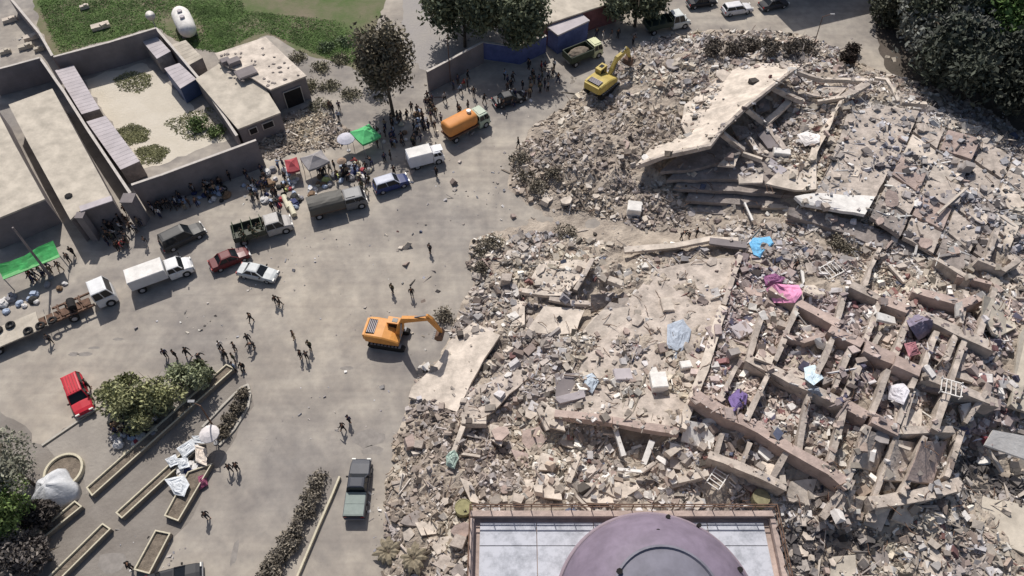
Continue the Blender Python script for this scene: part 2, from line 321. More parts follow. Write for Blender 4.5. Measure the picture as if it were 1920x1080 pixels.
slab('first floor edge sheared forward beneath the white deck corner', [(1480,388,3.4),(1560,400,3.4),(1680,440,3.3),(1672,470,3.0),(1560,430,3.0),(1478,402,3.0)], .8, 'concrete_dark', name='floor_slab')
slab('long sheared floor edge beneath the last deck tiles', [(1670,440,3.3),(1760,484,3.4),(1856,556,3.4),(1850,580,3.2),(1740,510,2.9),(1660,462,2.9)], .8, 'concrete_dark', name='floor_slab')
beam('edge beam sticking out below the pancaked stack', [(1428,388,1.6),(1474,390,1.6)], .6, .6, 'concrete_pale')
for lb, pts in [('pale square slab block lying on the grey littered deck', [(1577,318),(1598,308),(1612,322),(1606,336),(1576,334)]), ('round-cornered pale block behind the square slab block', [(1610,302),(1630,300),(1642,312),(1630,322),(1612,314)]),
                ('white bent strip on the narrow deck', [(1660,344),(1700,356),(1712,366),(1690,366),(1662,354)]), ('cream plate with scratches on the right deck', [(1750,310),(1792,312),(1800,330),(1770,352),(1738,336)]),
                ('dark smooth panel on the second front deck row', [(1716,370),(1764,364),(1774,384),(1750,396),(1712,388)]), ('pale pinkish cube-like block on the right heap', [(1812,412),(1836,400),(1856,414),(1840,430),(1814,426)]),
                ('dark grey broken plate among the right heap', [(1846,384),(1878,372),(1884,392),(1856,404)]), ('pale slab near the shade at the far right corner', [(1772,228),(1808,236),(1840,244),(1822,258),(1776,246)])]:
    slab(lb, pts, .35, 'concrete_dark' if 'dark' in lb else ('plaster_white' if 'white' in lb else 'concrete_pale'), dz=.45, jit=.06)
make_tree()
# --- middle block: one wide dusty floor with an upturned right edge
slab('wide dusty middle floor slab with its raised right edge', [(1384,482,2.7),(1350,578,2.9),(1314,700,3.3),(1273,806,3.5),(1200,796,3.3),(1116,782,2.9),(1060,776,2.6),(1078,724,2.4),(1100,660,2.2),(1140,628,2.1),(1180,560,2.1),(1225,508,2.1),(1310,486,2.3)], .42, 'concrete', name='floor_slab')
beam('straight raised parapet along the right edge of the middle floor, lower part', [(1354,578,3.35),(1318,696,3.7),(1276,806,4.0)], .85, .9, 'concrete_pale', jit=.03)
beam('thin raised parapet along the right edge of the middle floor, upper part', [(1387,482,3.0),(1356,574,3.35)], .5, .7, 'concrete', jit=.03)
slab('long narrow slab plank lying under the orange excavator bucket', [(938,628,1.5),(908,672,1.5),(884,716,1.5),(857,772,1.5),(818,760,1.1),(766,744,.8),(772,726,.8),(800,700,.8),(826,672,.8),(842,640,.9),(886,604,1.0)], .4, 'concrete_pale', name='floor_slab', jit=.06)
slab('pale slab tile above the folded floor edge', [(1014,490,1.9),(1110,484,2.2),(1096,512,2.1),(1066,545,2.1),(1020,544,1.8),(996,520,1.6)], .3, 'concrete_pale')
beam('folded floor edge beam, left of the dark hollow', [(974,545,1.7),(1020,552,1.9),(1068,553,2.0)], .55, .5, 'concrete_pale')
beam('lower folded edge beam over the pale slab with the round hole', [(1030,560,1.9),(1068,568,1.9),(1104,570,2.0)], .55, .45, 'concrete')
beam('short leaning beam at the top of the folded floor', [(1112,486,2.5),(1090,525,2.3),(1078,545,2.2)], .45, .45, 'concrete')
beam('rounded pale beam end at the right of the folded floor', [(1140,524,2.7),(1166,534,2.6)], .7, .6, 'concrete_pale')
slab('dark steep slab face at the right of the folded floor', [(1108,552,2.5),(1154,548,2.6),(1140,572,1.6),(1108,586,1.1)], .3, 'concrete_dark')
slab('pale slab with a round hole below the folded floor', [(1020,574,1.6),(1096,582,1.8),(1080,624,1.8),(1040,628,1.6),(986,622,1.4),(1004,596,1.5)], .3, 'concrete_pale')
slab('tent-shaped pale slab sloping down beside the hollow', [(1144,566,2.9),(1112,596,2.2),(1092,622,2.0),(1128,636,1.9),(1176,620,2.0),(1180,574,2.4)], .3, 'concrete_pale')
slab('dusty slab apron left of the hole', [(962,560,1.1),(984,566,1.2),(984,610,1.3),(958,612,1.1)], .3, 'concrete_pale')
beam('long pale slab edge bordering the alley', [(1170,470,1.4),(1262,462,1.7),(1330,450,2.1),(1384,452,2.4)], .7, .45, 'concrete_pale')
beam('grey thin slab edge behind the blue sheet', [(1330,452,2.4),(1400,462,2.8)], .9, .3, 'wall_grey')
0 and slab('large pale smooth patch slab in the middle floor', [(1120,474,1.9),(1260,470,2.1),(1372,480,2.75),(1330,560,2.95),(1250,600,2.7),(1190,560,2.3)], .25, 'concrete_pale')
slab('small dark disc drawn as the round hole in the pale slab', [(1043,596,1.86),(1049,591,1.86),(1055,596,1.86),(1049,602,1.86)], .04, 'dark', name='hole_disc', cat='hole', jit=0, col=False)  # added dark disc, its colour standing for the darkness inside an open hole
slab('grey slanting slab left of the brown lower edge', [(1040,700,2.5),(1092,698,2.6),(1088,740,2.6),(1040,752,2.2)], .3, 'wall_grey')
slab('thick grey block lying near the left corner of the middle floor', [(1038,745,3.0),(1095,732,3.1),(1098,744,3.0),(1050,756,2.8)], .5, 'container_pale', jit=.05)
slab('dusty rim slab over the dark pit', [(862,782,1.8),(910,782,1.9),(1000,700,1.6),(960,690,1.4),(890,730,1.5)], .3, 'concrete')
beam('brown lower edge beam of the middle floor', [(1040,778,3.0),(1118,786,3.3),(1196,800,3.6),(1272,812,3.9)], .7, .8, 'concrete_pink', jit=.05)
for lb, pts, z in [('pale rounded slab against the roof railing, left one', [(963,930),(982,899),(1004,899),(994,927)], 2.6), ('pale large slab against the roof railing, middle one', [(997,930),(1010,887),(1047,893),(1054,937)], 2.7), ('pale broken slab pointing up behind the two railing slabs', [(997,880),(1016,849),(1047,858),(1038,882)], 2.8),
                   ('wide pale wedge slab behind the dome, left of the white stick', [(1110,910),(1163,937),(1200,915),(1190,900),(1150,905)], 2.6), ('sloping dark-sided slab behind the railing', [(1060,905),(1110,905),(1172,944),(1100,942)], 2.3),
                   ('steep pale slab on the rim of the dark pit', [(1018,780),(1030,800),(1060,808),(1050,770),(1026,760)], 2.9), ('reddish tilted slab below the dark pit', [(958,842),(990,850),(992,878),(970,868)], 1.9),
                   ('grey curved slab left of the dark pit', [(918,795),(950,800),(940,836),(920,824)], 2.2), ('flat pale slab lying by the palm fronds', [(778,980),(828,974),(820,1000),(790,1004)], 1.6), ('long pale slab splinter in front of the yellow drum', [(800,1012),(870,1000),(862,1020),(820,1040)], 1.8),
                   ('pale plank-like slab near the lower left heap', [(862,895),(884,905),(898,944),(882,940)], 2.5), ('slab angled above the bent white pipe', [(1240,895),(1300,880),(1320,900),(1262,914)], 2.6)]:
    slab(lb, [(x, y, z + random.uniform(-.15, .25)) for x, y in pts], .28, 'concrete_pink' if 'reddish' in lb else 'concrete_pale', jit=.05)
for lb, a, b_, w in [('white upright stick-like beam below the middle floor corner', (1151,793,3.2), (1169,855,2.4), .42), ('pale short beam right of the white stick', (1223,827,3.0), (1207,871,2.4), .5), ('thin bent beam crossing in front of the white stick', (1158,880,2.9), (1204,884,2.8), .3),
                     ('thin pale beam going up right behind the dome', (1204,884,2.8), (1228,868,3.2), .35), ('pale beam in the shadow behind the dome right side', (1270,902,2.9), (1328,888,3.2), .5), ('beam leaning on the rim of the pit', (1010,766,2.8), (1028,806,2.2), .5),
                     ('beam leading from the pit to the green cloth', (868,800,2.2), (850,850,2.0), .45), ('grey beam end left of the dark pit', (866,790,2.2), (912,790,2.2), .9), ('yellowish beam right of the sheltered pit', (1088,850,2.9), (1066,905,2.7), .4), ('thin diagonal bar on the railing slabs', (1080,930,3.2), (1108,958,2.8), .25)]:
    beam(lb, [a, b_], w, w, 'plaster_white' if 'white' in lb else 'concrete_pale')
make_tree()
# --- right block: waffle floor, its ribs turned up
RIB = [([(1294,752),(1354,788),(1416,818),(1476,856),(1542,893),(1578,922)], .95), ([(1394,688),(1450,714),(1508,742),(1567,770)], .8), ([(1567,768),(1617,796)], .95), ([(1620,797),(1670,819)], .95), ([(1673,820),(1770,820)], .6),
       ([(1547,634),(1607,662)], .95), ([(1609,664),(1663,688)], 1.2), ([(1665,692),(1712,712)], 1.1), ([(1585,549),(1638,576)], .7), ([(1640,577),(1695,600)], 1.0), ([(1323,865),(1410,899),(1462,925)], .7), ([(1617,955),(1723,938),(1787,918)], .9),
       ([(1655,704),(1637,756),(1623,790)], .45), ([(1618,806),(1600,860),(1578,912)], .55), ([(1604,688),(1573,760)], .55), ([(1572,776),(1560,830),(1547,876)], .5), ([(1705,722),(1673,806)], .4), ([(1672,820),(1652,880),(1630,940)], .4),
       ([(1723,828),(1680,934)], .35), ([(1510,746),(1490,850)], .4), ([(1697,604),(1682,640),(1665,684)], .45), ([(1744,636),(1718,706)], .45), ([(1577,556),(1556,634)], .4), ([(1424,600),(1398,684)], .45), ([(1572,926),(1536,976)], .5),
       ([(1608,560),(1622,520),(1640,480)], .35), ([(1780,640),(1760,690)], .4), ([(1800,560),(1790,620)], .4), ([(1700,560),(1790,585),(1826,572)], .8), ([(1460,640),(1500,652),(1540,640)], .4), ([(1840,740),(1800,800)], .35), ([(1820,500),(1870,520),(1900,500)], .5), ([(1860,440),(1840,500)], .4), ([(1745,500),(1812,540)], .5), ([(1640,640),(1625,664)], .35), ([(1786,530),(1850,546)], .45)]
RIB2 = [([(1586,664),(1556,740)],.4,'slim one below the square plate with a hole'),([(1700,745),(1680,810)],.35,'slim one through the cream patch'),([(1350,820),(1336,868)],.35,'slim one by the middle floor corner'),([(1400,840),(1382,890)],.35,'slim one over the lower edge rib'),([(1500,556),(1446,690)],.45,'left wall of the first upper cell row'),([(1440,700),(1392,800)],.45,'dividing the purple bedding cell from its neighbour'),([(1560,630),(1518,728)],.45,'between two cells above the purple bedding line'),([(1470,850),(1440,905)],.45,'short wall above the slotted pale slab'),([(1640,578),(1612,655)],.5,'right of the white sack plate'),
 ([(1800,640),(1773,720),(1740,818)],.5,'right boundary wall of the cream patch cell'),([(1852,560),(1820,650)],.45,'below the curved arm-like beam'),([(1440,556),(1500,590),(1568,628)],.8,'crossing the litter right of the pink mattress'),([(1714,604),(1780,636),(1850,668)],.85,'through the grey bundle toward the right border'),([(1716,716),(1780,742),(1850,770)],.85,'continuing the long line to the wood-toned wall'),
 
 ([(1374,700),(1340,770)],.4,'left wall of the purple bedding cell'),([(1790,820),(1762,905)],.4,'on the edge of the dark hollow'),([(1590,905),(1558,975)],.45,'over the blue-grey hanging slab')]
LM = ['beside the purple bedding', 'above the pale blue sheet', 'under the two middle cells', 'next to the white heaped cell', 'in front of the cream patch', 'above the long white plank', 'in the centre of the waffle floor', 'left of the red-littered cell', 'behind the khaki cloth', 'below the pink bent beams',
      'at the lower edge near the roof railing', 'rising to the right at the lower end', 'right wall of the brown centre cell', 'between two narrow lower cells', 'left wall of the brown centre cell', 'left wall of the deepest narrow cell', 'right wall of the white heaped cell', 'between two wide lower cells', 'left of the long smooth corner slab', 'beside the dark open cell',
      'left of the grey bundle', 'right of the grey bundle', 'left of the white torn sack', 'by the pale green board', 'hanging over the lowest edge', 'pointing at the dark brush', 'below the white upright block', 'by the pile of boards at right', 'bent and pinkish, longest at the right', 'dusty and low, under the pink mattress', 'slanting toward the grey metal roof', 'curved like an arm at right', 'by the reddish deck piece', 'under the row of deck tiles', 'short stub behind the white plank', 'along the upper pink rubble']
for pts, w, lm in [(a, b_, c) for (a, b_), c in zip(RIB, LM)]+RIB2:
    long_ = w >= .6
    beam(('thick upturned rib ' if long_ else 'thin upturned rib ') + lm, pts, w*1.12, 1.7 if long_ else 1.5, 'concrete_pink' if w > .9 or 'pink' in lm else 'concrete', name='floor_rib', cat='rib', dz=.72 if long_ else .6, jit=.07)
make_tree()
for lb, pts, m, dz in [('long smooth corner slab at the lower right of the waffle floor', [(1724,832),(1772,832),(1744,910),(1696,903)], 'concrete_pink', .5), ('brown smooth floor strip in the deepest narrow lower cell', [(1624,806),(1664,822),(1640,886),(1596,872)], 'concrete', .15), ('brown smooth floor strip right of the deepest narrow cell', [(1678,826),(1716,832),(1690,904),(1654,900)], 'concrete', .2),
    ('cream smooth patch of floor below the white heaped cell', [(1676,760),(1726,770),(1722,818),(1674,816)], 'concrete_pale', .35),
    ('pale slab with a slot at the lower edge of the waffle floor', [(1426,868),(1470,880),(1462,922),(1410,900)], 'concrete_pale', .4), ('pale triangular slab next to the slotted slab', [(1480,905),(1530,900),(1516,950),(1472,932)], 'concrete_pale', .3),
    ('dark blue-grey slab hanging at the bottom of the waffle floor', [(1580,928),(1618,940),(1604,990),(1556,978)], 'concrete_dark', .2), ('pale tile at the lowest edge, left of two', [(1628,958),(1668,955),(1650,998),(1616,984)], 'concrete_pale', .3),
    ('pale tile at the lowest edge, right of two', [(1680,952),(1716,948),(1706,990),(1668,976)], 'concrete_pale', .4), ('khaki brown slab by the right border', [(1840,560),(1880,575),(1900,620),(1862,640),(1836,600)], 'roof_cream', .6),
    ('cream littered corner slab beside the middle floor corner', [(1284,790),(1338,800),(1336,846),(1276,828)], 'plaster_white', .3), ('grey flat floor of the cell right of centre', [(1728,690),(1770,700),(1764,740),(1716,730)], 'wall_grey', .3),
    ('brown flat floor field right of the grey cell', [(1790,660),(1840,672),(1820,720),(1772,706)], 'concrete', .3), ('pale square plate with a hole among the ribs', [(1506,540),(1524,540),(1546,556),(1532,566),(1504,552)], 'concrete_pale', .5),
    ('white long plank block lying in a cell', [(1524,642),(1532,640),(1562,656),(1558,666),(1530,656)], 'plaster_white', .7), ('white long box block in the upper cell', [(1640,592),(1672,602),(1674,614),(1640,606)], 'plaster_white', .7),
    ('white torn sack-like plate between the ribs', [(1614,590),(1636,578),(1640,592),(1624,602)], 'plaster_white', .6), ('small white upright block near the bent beams', [(1784,578),(1796,574),(1796,600),(1785,602)], 'plaster_white', .9),
    ('square pale frame slab below the blanket heap', [(1424,650),(1452,660),(1444,688),(1412,676)], 'concrete_pale', .5), ('white rectangular panel in the right litter', [(1792,766),(1812,762),(1818,794),(1798,796)], 'plaster_white', .8),
    ('long upright wooden-toned wall along the right border', [(1898,640),(1926,600),(1926,690),(1890,780),(1880,770)], 'roof_cream', 1.4), ('tan wall corner at the right border, lower one', [(1896,690),(1926,700),(1926,786),(1880,770)], 'roof_cream', 1.0)]:
    slab(lb, pts, .35, m, dz=dz, jit=.06)
o = slab('pale grey metal roof sheet at the right border', [(1862,806,4.2),(1926,818,4.6),(1926,862,3.4),(1846,834,3.2)], .25, 'plaster_white', name='roof_sheet', cat='roof sheet', jit=0)
slab('cream sandy platform at the lower right corner', [(1830,925,.9),(1926,950,1.2),(1926,1040,1.2),(1880,1020,1.0),(1812,980,.8)], .4, 'roof_cream')
slab('cream rubble plate at the bottom between dark debris', [(1560,1044,1.8),(1604,1040,1.9),(1606,1084,1.7),(1556,1084,1.6)], .3, 'roof_cream')
beam('bent pale pipe at the far edge of the upper block', [(1640,147,5.4),(1662,150,5.6),(1674,168,5.6),(1684,190,5.4)], .35, .35, 'concrete_pale')
make_tree()
# --- belongings and loose blocks one can point at
def cloth(label, pts, colr, name='cloth', cat='cloth', h=.5, dz=.5, nm=None):
    "a crumpled sheet: grid over the outline's box, draped with folds"
    w = [S(x, y, dz) for x, y in pts]; c = sum(w, Vector())/len(w); n = 9; b = MB()
    rings = []
    for k in range(1, n):
        f = k/(n-1); ring = []
        for i in range(len(w)):
            for s_ in (0, .5):
                q = w[i].lerp(w[(i+1) % len(w)], s_); q = c.lerp(q, f)
                ring.append(q + Vector((random.uniform(-.05,.05), random.uniform(-.05,.05), (1-f**2)*h + math.sin(i*2.4+s_*3+k)*.10*f + random.uniform(-.06,.06))))
        rings.append(ring)
    b.loft(rings); m = mat(nm or ('cloth_'+label.split()[0]+label.split()[1]), colr, .85, .18, 2.5, .3); o = b.build(name, m, smooth=False); return tag(o, label, cat)
cloth('pink mattress spread over the rubble near the blue sheet', [(1432,548),(1450,537),(1494,540),(1500,556),(1488,572),(1448,574)], (.72,.30,.48), 'mattress', 'mattress')
cloth('crumpled purple cloth heaped above the pink mattress', [(1428,524),(1450,518),(1470,526),(1462,538),(1434,540)], (.30,.12,.24))
cloth('bright blue plastic sheet at the tip of the parapet', [(1402,462),(1410,450),(1440,448),(1448,462),(1424,488),(1410,484)], (.16,.42,.66), 'plastic_sheet', 'sheet', h=.35)
cloth('pale grey-blue blanket lying on the middle floor', [(1250,612),(1280,598),(1296,620),(1288,650),(1268,674),(1250,650)], (.36,.40,.46), 'blanket', 'blanket', h=.3, dz=.15)
cloth('deep purple bedding crumpled in a rib cell', [(1362,752),(1384,732),(1400,744),(1396,768),(1374,776)], (.17,.12,.28), 'bedding', 'bedding')
cloth('grey-violet bundle of fabric draped over a rib', [(1692,600),(1720,594),(1746,606),(1740,630),(1718,642),(1700,620)], (.22,.19,.25), 'fabric_bundle', 'bundle', h=.7)
cloth('pale green cloth snagged on the left heap', [(836,860),(852,846),(862,862),(852,884),(838,876)], (.38,.48,.42))
cloth('white plastic heap filling a rib cell', [(1660,730),(1690,722),(1702,738),(1690,764),(1662,752)], (.60,.58,.62), 'plastic_heap', 'plastic')
cloth('light blue crumpled sheet at the lower left of the middle floor', [(1092,710),(1110,700),(1124,716),(1110,740),(1096,730)], (.48,.54,.60), 'plastic_sheet', 'sheet', h=.3, dz=.2)
cloth('pale blue folded sheet on a rib of the waffle floor', [(1502,698),(1524,690),(1540,716),(1520,730),(1506,716)], (.52,.62,.68), 'folded_sheet', 'sheet', h=.15, dz=.75)
cloth('dusty blue rag below the folded sheet', [(1510,736),(1530,732),(1540,748),(1520,754)], (.32,.36,.42), 'rag', 'rag')
cloth('reddish cloth lying by the grey metal roof sheet', [(1834,822),(1850,824),(1856,840),(1840,842)], (.34,.10,.12))
cloth('white blanket spread inside the broken coffers', [(1492,258),(1510,250),(1536,258),(1534,272),(1508,278)], (.74,.70,.68), 'blanket', 'blanket', h=.2, dz=.4)
cloth('reddish clothes scattered in a rib cell', [(1690,650),(1712,645),(1722,668),(1700,676)], (.36,.16,.18), 'clothes', 'clothes', h=.3)
def crate(label, px, py, size, rz, m='plaster_white', dz=.3, name='block', cat='block'):
    p = S(px, py); b = MB(); b.box((0,0,size[2]/2), size); e = .06
    b.box((0, 0, size[2]+.02), (size[0]-e*2, size[1]-e*2, .06)); b.box((0,0,size[2]*.5), (size[0]+.02, size[1]*.5, .1))
    o = b.build(name, M_(m), recenter=False); o.location = p + Vector((0,0,dz-.3)); o.rotation_euler = (random.uniform(-.1,.1), random.uniform(-.1,.1), rz); return tag(o, label, cat)
crate('large white cabinet standing on the middle floor', 1234, 722, (1.5,1.7,1.0), .05, name='cabinet', cat='cabinet')
crate('small white cabinet right above the large white one', 1284, 688, (1.1,.8,.5), .2, name='cabinet', cat='cabinet')
crate('pale mint board box between parapet and waffle floor', 1390, 620, (1.9,1.5,.25), .5, 'container_pale', name='board', cat='board')
crate('white cube block on the heap in front of the pancaked stack', 1188, 396, (1.6,1.5,1.0), -.15)
crate('pale mattress-like block near the top of the middle floor', 1250, 574, (1.2,1.6,.4), .1, 'concrete_pale')
crate('white box fallen between the coffer ribs', 1464, 290, (2.0,1.0,.6), -.1, name='box', cat='box')
crate('pale greenish slab box on the middle floor', 1167, 705, (1.7,1.3,.35), .1, 'container_pale')
def drum(label, px, py, r, colr, dz=.1):
    p = S(px, py, dz); b = MB(); b.lathe((0,0,0), [(r*.96,0),(r,.04),(r,.9),(r*.97,.94),(r*.9,.94),(r*.88,.9)], 20)
    o = b.build('drum', mat('drum_'+label[:6], tuple(c*.75 for c in colr), .8, .2, 3), recenter=False); o.location = p; return tag(o, label, 'drum')
drum('yellow round tub by the left corner of the roof railing', 870, 958, .75, (.36,.33,.17))
drum('khaki round tub near the right corner of the roof railing', 1422, 940, .75, (.30,.27,.16))
# twisted white bed frame and loose bars
def frame_thing(label, px, py, L, W, rz, name='bed_frame', cat='bed frame'):
    t = thing(name, label, cat, S(px, py, .5), rz); b = MB()
    for y in (-W/2, W/2): b.bar((-L/2,y,0), (L/2,y,.1), .09)
    b.build('side_rail', M_('plaster_white'), t); b = MB()
    for i in range(5): b.bar((-L/2+i*L/4,-W/2,.02), (-L/2+i*L/4+random.uniform(-.1,.1),W/2,.05), .07)
    b.build('slats', M_('plaster_white'), t)
    for x, y in ((-L/2,-W/2),(L/2,-W/2),(-L/2,W/2),(L/2,W/2)): MB().bar((x,y,-.3), (x,y,.3), .09).build('leg', M_('plaster_white'), t)
    return t
frame_thing('white slatted bed frame in the dark rubble above the waffle floor', 1555, 512, 2.2, 1.6, .5)
frame_thing('white framed rack lying at the right of the waffle floor', 1856, 636, 2.6, 1.3, .1)
frame_thing('bent white frame poking out of the rubble behind the dome', 1342, 902, 1.6, 1.2, .9)
frame_thing('square metal window frame on the right litter', 1778, 732, 1.7, 1.5, -.4, 'window_frame', 'frame')
for lb, a, b_, w in [('thin pale pole leaning against the front deck tiles', (1806,362), (1752,408), .25), ('curved white pipe hanging from the pancaked stack', (1392,390), (1408,420), .22), ('short white pipe below the last deck tiles', (1712,470), (1711,484), .2), ('long yellowish pole at the right corner of the roof railing', (1444,990), (1460,1078), .18),
                     ('pinkish board lying beneath the row end tiles', (1660,508), (1690,536), .3), ('grey rail bar lying by the dark hollow at lower right', (1842,850), (1872,890), .3)]:
    q = [S(*a, .9), S(*b_, .6)]; b = MB(); b.bar(q[0], q[1], w, seg=4, jit=.02); tag(b.build('pole', M_('plaster_white' if 'white' in lb else 'concrete_pale')), lb, 'pole')
# ---------------------------------------------------------------- larger loose chunks: each a thing of its own
MARKS = [('pink mattress',1465,555),('blue plastic sheet',1424,465),('large white cabinet',1234,710),('middle floor corner',1270,800),('orange excavator bucket',850,620),('yellow excavator',1150,150),('tilted roof slab',1350,170),('pancaked stack',1350,370),('front deck tiles',1680,420),('shade of the tall trees',1800,220),('dark crack in the deck',1690,290),
         ('purple bedding',1385,755),('grey fabric bundle',1716,615),('dark pit',985,810),('green cloth',850,865),('parked dark pickup',720,920),('palm fronds',760,1030),('left railing corner',885,950),('purple dome',1225,940),('right railing corner',1440,950),('grey metal roof sheet',1880,830),('white heaped cell',1680,745),('cream platform at lower right',1880,980),
         ('folded floor edge',1050,560),('alley between the blocks',1150,430),('brush heap',1010,320),('long slab plank',860,700),('reddish deck piece',1870,460),('dark brush at the far edge',1420,90),('bottom of the waffle floor',1600,960)]
def where(px, py):
    m = min(MARKS, key=lambda q: (q[1]-px)**2+(q[2]-py)**2); dx, dy = px-m[1], py-m[2]
    d = ('right of' if dx > 0 else 'left of') if abs(dx) > abs(dy)*1.2 else ('in front of' if dy > 0 else 'behind')
    return d + ' the ' + m[0]
SEEN = {}
PENDING = []
ADJ = ['jagged','squarish','rounded','long','flat','stubby','tilted','cracked']
def chunk_thing(px, py, s, i):
    p = S(px, py); h, nr = p, Vector((0,0,1))
    kind = random.choices(['plate','block','beam'], [5,3,2])[0]
    if kind == 'plate': a, b_, c = s*random.uniform(.8,1.3), s*random.uniform(.6,1.0), random.uniform(.16,.3)
    elif kind == 'block': a, b_, c = s*.6*random.uniform(.8,1.2), s*.5*random.uniform(.8,1.2), s*.4
    else: a, b_, c = s*random.uniform(1.2,2.0), random.uniform(.25,.45), random.uniform(.25,.4)
    n = random.choice((5,6,7)) if kind == 'plate' else 4
    b = MB(); pts = [Vector((a/2*math.cos(t)*random.uniform(.75,1.15), b_/2*math.sin(t)*random.uniform(.75,1.15), c/2)) for t in [2*math.pi*(k+random.uniform(-.25,.25)+.5)/n for k in range(n)]]
    b.prism(pts, c)
    tone = random.choices([('pale','concrete_pale'),('grey','rubble_grey'),('brown','concrete_pink'),('white','plaster_white'),('dusty','concrete'),('dark','concrete_dark')], [4,2,2,1.2,5,1.2])[0]
    nm = {'plate':'concrete_plate','block':'concrete_block','beam':'concrete_beam'}[kind]
    o = b.build(nm, M_(tone[1]), recenter=False); o.location = p + Vector((0,0,c*.35+.05))
    tl = random.uniform(.05,.45); o.rotation_euler = (random.uniform(-tl,tl), random.uniform(-tl,tl), random.uniform(0, 6.28))
    PENDING.append((o, px, py, s, tone[0], kind)); PL.append(o)
PL = []
def inpoly(x, y, pl):
    c = False; j = len(pl)-1
    for i in range(len(pl)):
        if (pl[i][1] > y) != (pl[j][1] > y) and x < (pl[j][0]-pl[i][0])*(y-pl[i][1])/(pl[j][1]-pl[i][1])+pl[i][0]: c = not c
        j = i
    return c
HEAP = [(720,1078),(725,900),(745,820),(790,745),(862,785),(960,640),(880,600),(890,450),(960,440),(1180,470),(1390,450),(1300,445),(960,370),(950,300),(1010,210),(1100,180),(1190,100),(1300,75),(1520,80),(1600,150),(1700,180),(1800,230),(1918,300),(1918,1078),(1450,1078),(1440,945),(885,945),(880,1078)]
CLEAR = [([(1300,250),(1380,130),(1490,125),(1350,240),(1330,270),(1230,290)], .06), ([(1140,470),(1385,470),(1300,700),(1240,640),(1120,640),(1100,560)], .3), ([(1120,640),(1310,640),(1270,800),(1080,775)], .9), ([(842,640),(938,630),(858,770),(775,735)], .12), ([(930,360),(1010,383),(1120,405),(1220,432),(1310,435),(1390,448),(1250,464),(1160,462),(1060,440),(890,425)], .02), ([(1000,190),(1280,110),(1290,260),(1180,330),(1000,300)], .6), ([(1480,365),(1640,368),(1622,404)], .1), ([(990,575),(1100,580),(1180,570),(1170,620),(1000,625)], .1), ([(1820,925),(1920,950),(1920,1040),(1860,1010)], .12), ([(1250,330),(1500,330),(1500,420),(1300,430)], .15), ([(1860,800),(1925,810),(1925,870),(1846,836)], .0), ([(1720,832),(1772,832),(1742,912),(1696,903)], .3)]
def dens(px, py):
    for pl, k in CLEAR:
        if inpoly(px, py, pl): return k
    return 1.0
k = 0
while k < 300:
    px, py = random.uniform(720,1918), random.uniform(70,1076)
    if not inpoly(px, py, HEAP) or random.random() > dens(px, py)*(.8 if py < 350 and px < 1250 else 1): continue
    pc = S(px, py)
    if keep_at(pc.x, pc.y)[1] == .14 and random.random() < .9: continue
    s = min(3.0, random.lognormvariate(.12, .42)); chunk_thing(px, py, s, k); k += 1
# labels of the loose pieces: tone, size, kind and the nearest landmark
for o, px, py, s, tone, kind in PENDING:
    w = where(px, py); size = 'big' if s > 1.75 else ('small' if s < 1.1 else 'middling')
    key = f'{size} {tone} concrete {"fragment" if kind=="plate" else kind} {w}'
    SEEN.setdefault(key, []).append(o); o['category'] = {'plate':'concrete plate','block':'concrete block','beam':'beam piece'}[kind]
for key, L in SEEN.items():
    if len(L) > 1:
        L.sort(key=lambda o: -max(o.dimensions))
        for i, o in enumerate(L): o['label'] = ('longest' if i == 0 else 'shortest' if i == len(L)-1 else 'in-between') + ' ' + key; o['group'] = 'loose concrete pieces on the heap'
    else: L[0]['label'] = key; L[0]['group'] = 'loose concrete pieces on the heap'
make_tree()
# ---------------------------------------------------------------- small rubble nobody could count
BASE = np.array([(x,y,z) for z in (-.5,.5) for x, y in ((-.5,-.5),(.5,-.5),(.5,.5),(-.5,.5))])
BFC = np.array([(0,3,2,1),(4,5,6,7),(0,1,5,4),(1,2,6,5),(2,3,7,6),(3,0,4,7)])
PALS = {'mix': [((1,.88,.76),.8,1.7,9),((1,.95,.90),1.6,2.3,2.4),((1,.80,.68),.6,1.2,2.6),((.93,.88,.84),.8,1.5,1.2),((1,.55,.5),.5,.8,.25),((.4,.45,.65),.5,.9,.2),((.55,.48,.42),.4,.7,.7)],
        'brown': [((1,.83,.68),.6,1.3,7),((1,.9,.8),1.2,1.9,3),((.7,.58,.48),.4,.7,1.6)],
        'grey': [((1,.91,.85),.7,1.5,7),((.94,.92,.95),.8,1.6,2.5),((1,.97,.95),1.6,2.3,2),((.5,.45,.45),.35,.7,1)],
        'pink': [((1,.82,.74),.8,1.6,7),((1,.95,.91),1.5,2.3,2.8),((.95,.5,.48),.6,1.1,.5),((.45,.42,.6),.5,.9,.45),((.55,.45,.4),.4,.7,.9)],
        'dark': [((.8,.72,.68),.2,.55,6),((1,.9,.8),.8,1.4,.8)]}  # pieces coloured darker to stand for shade in the lower right hollows
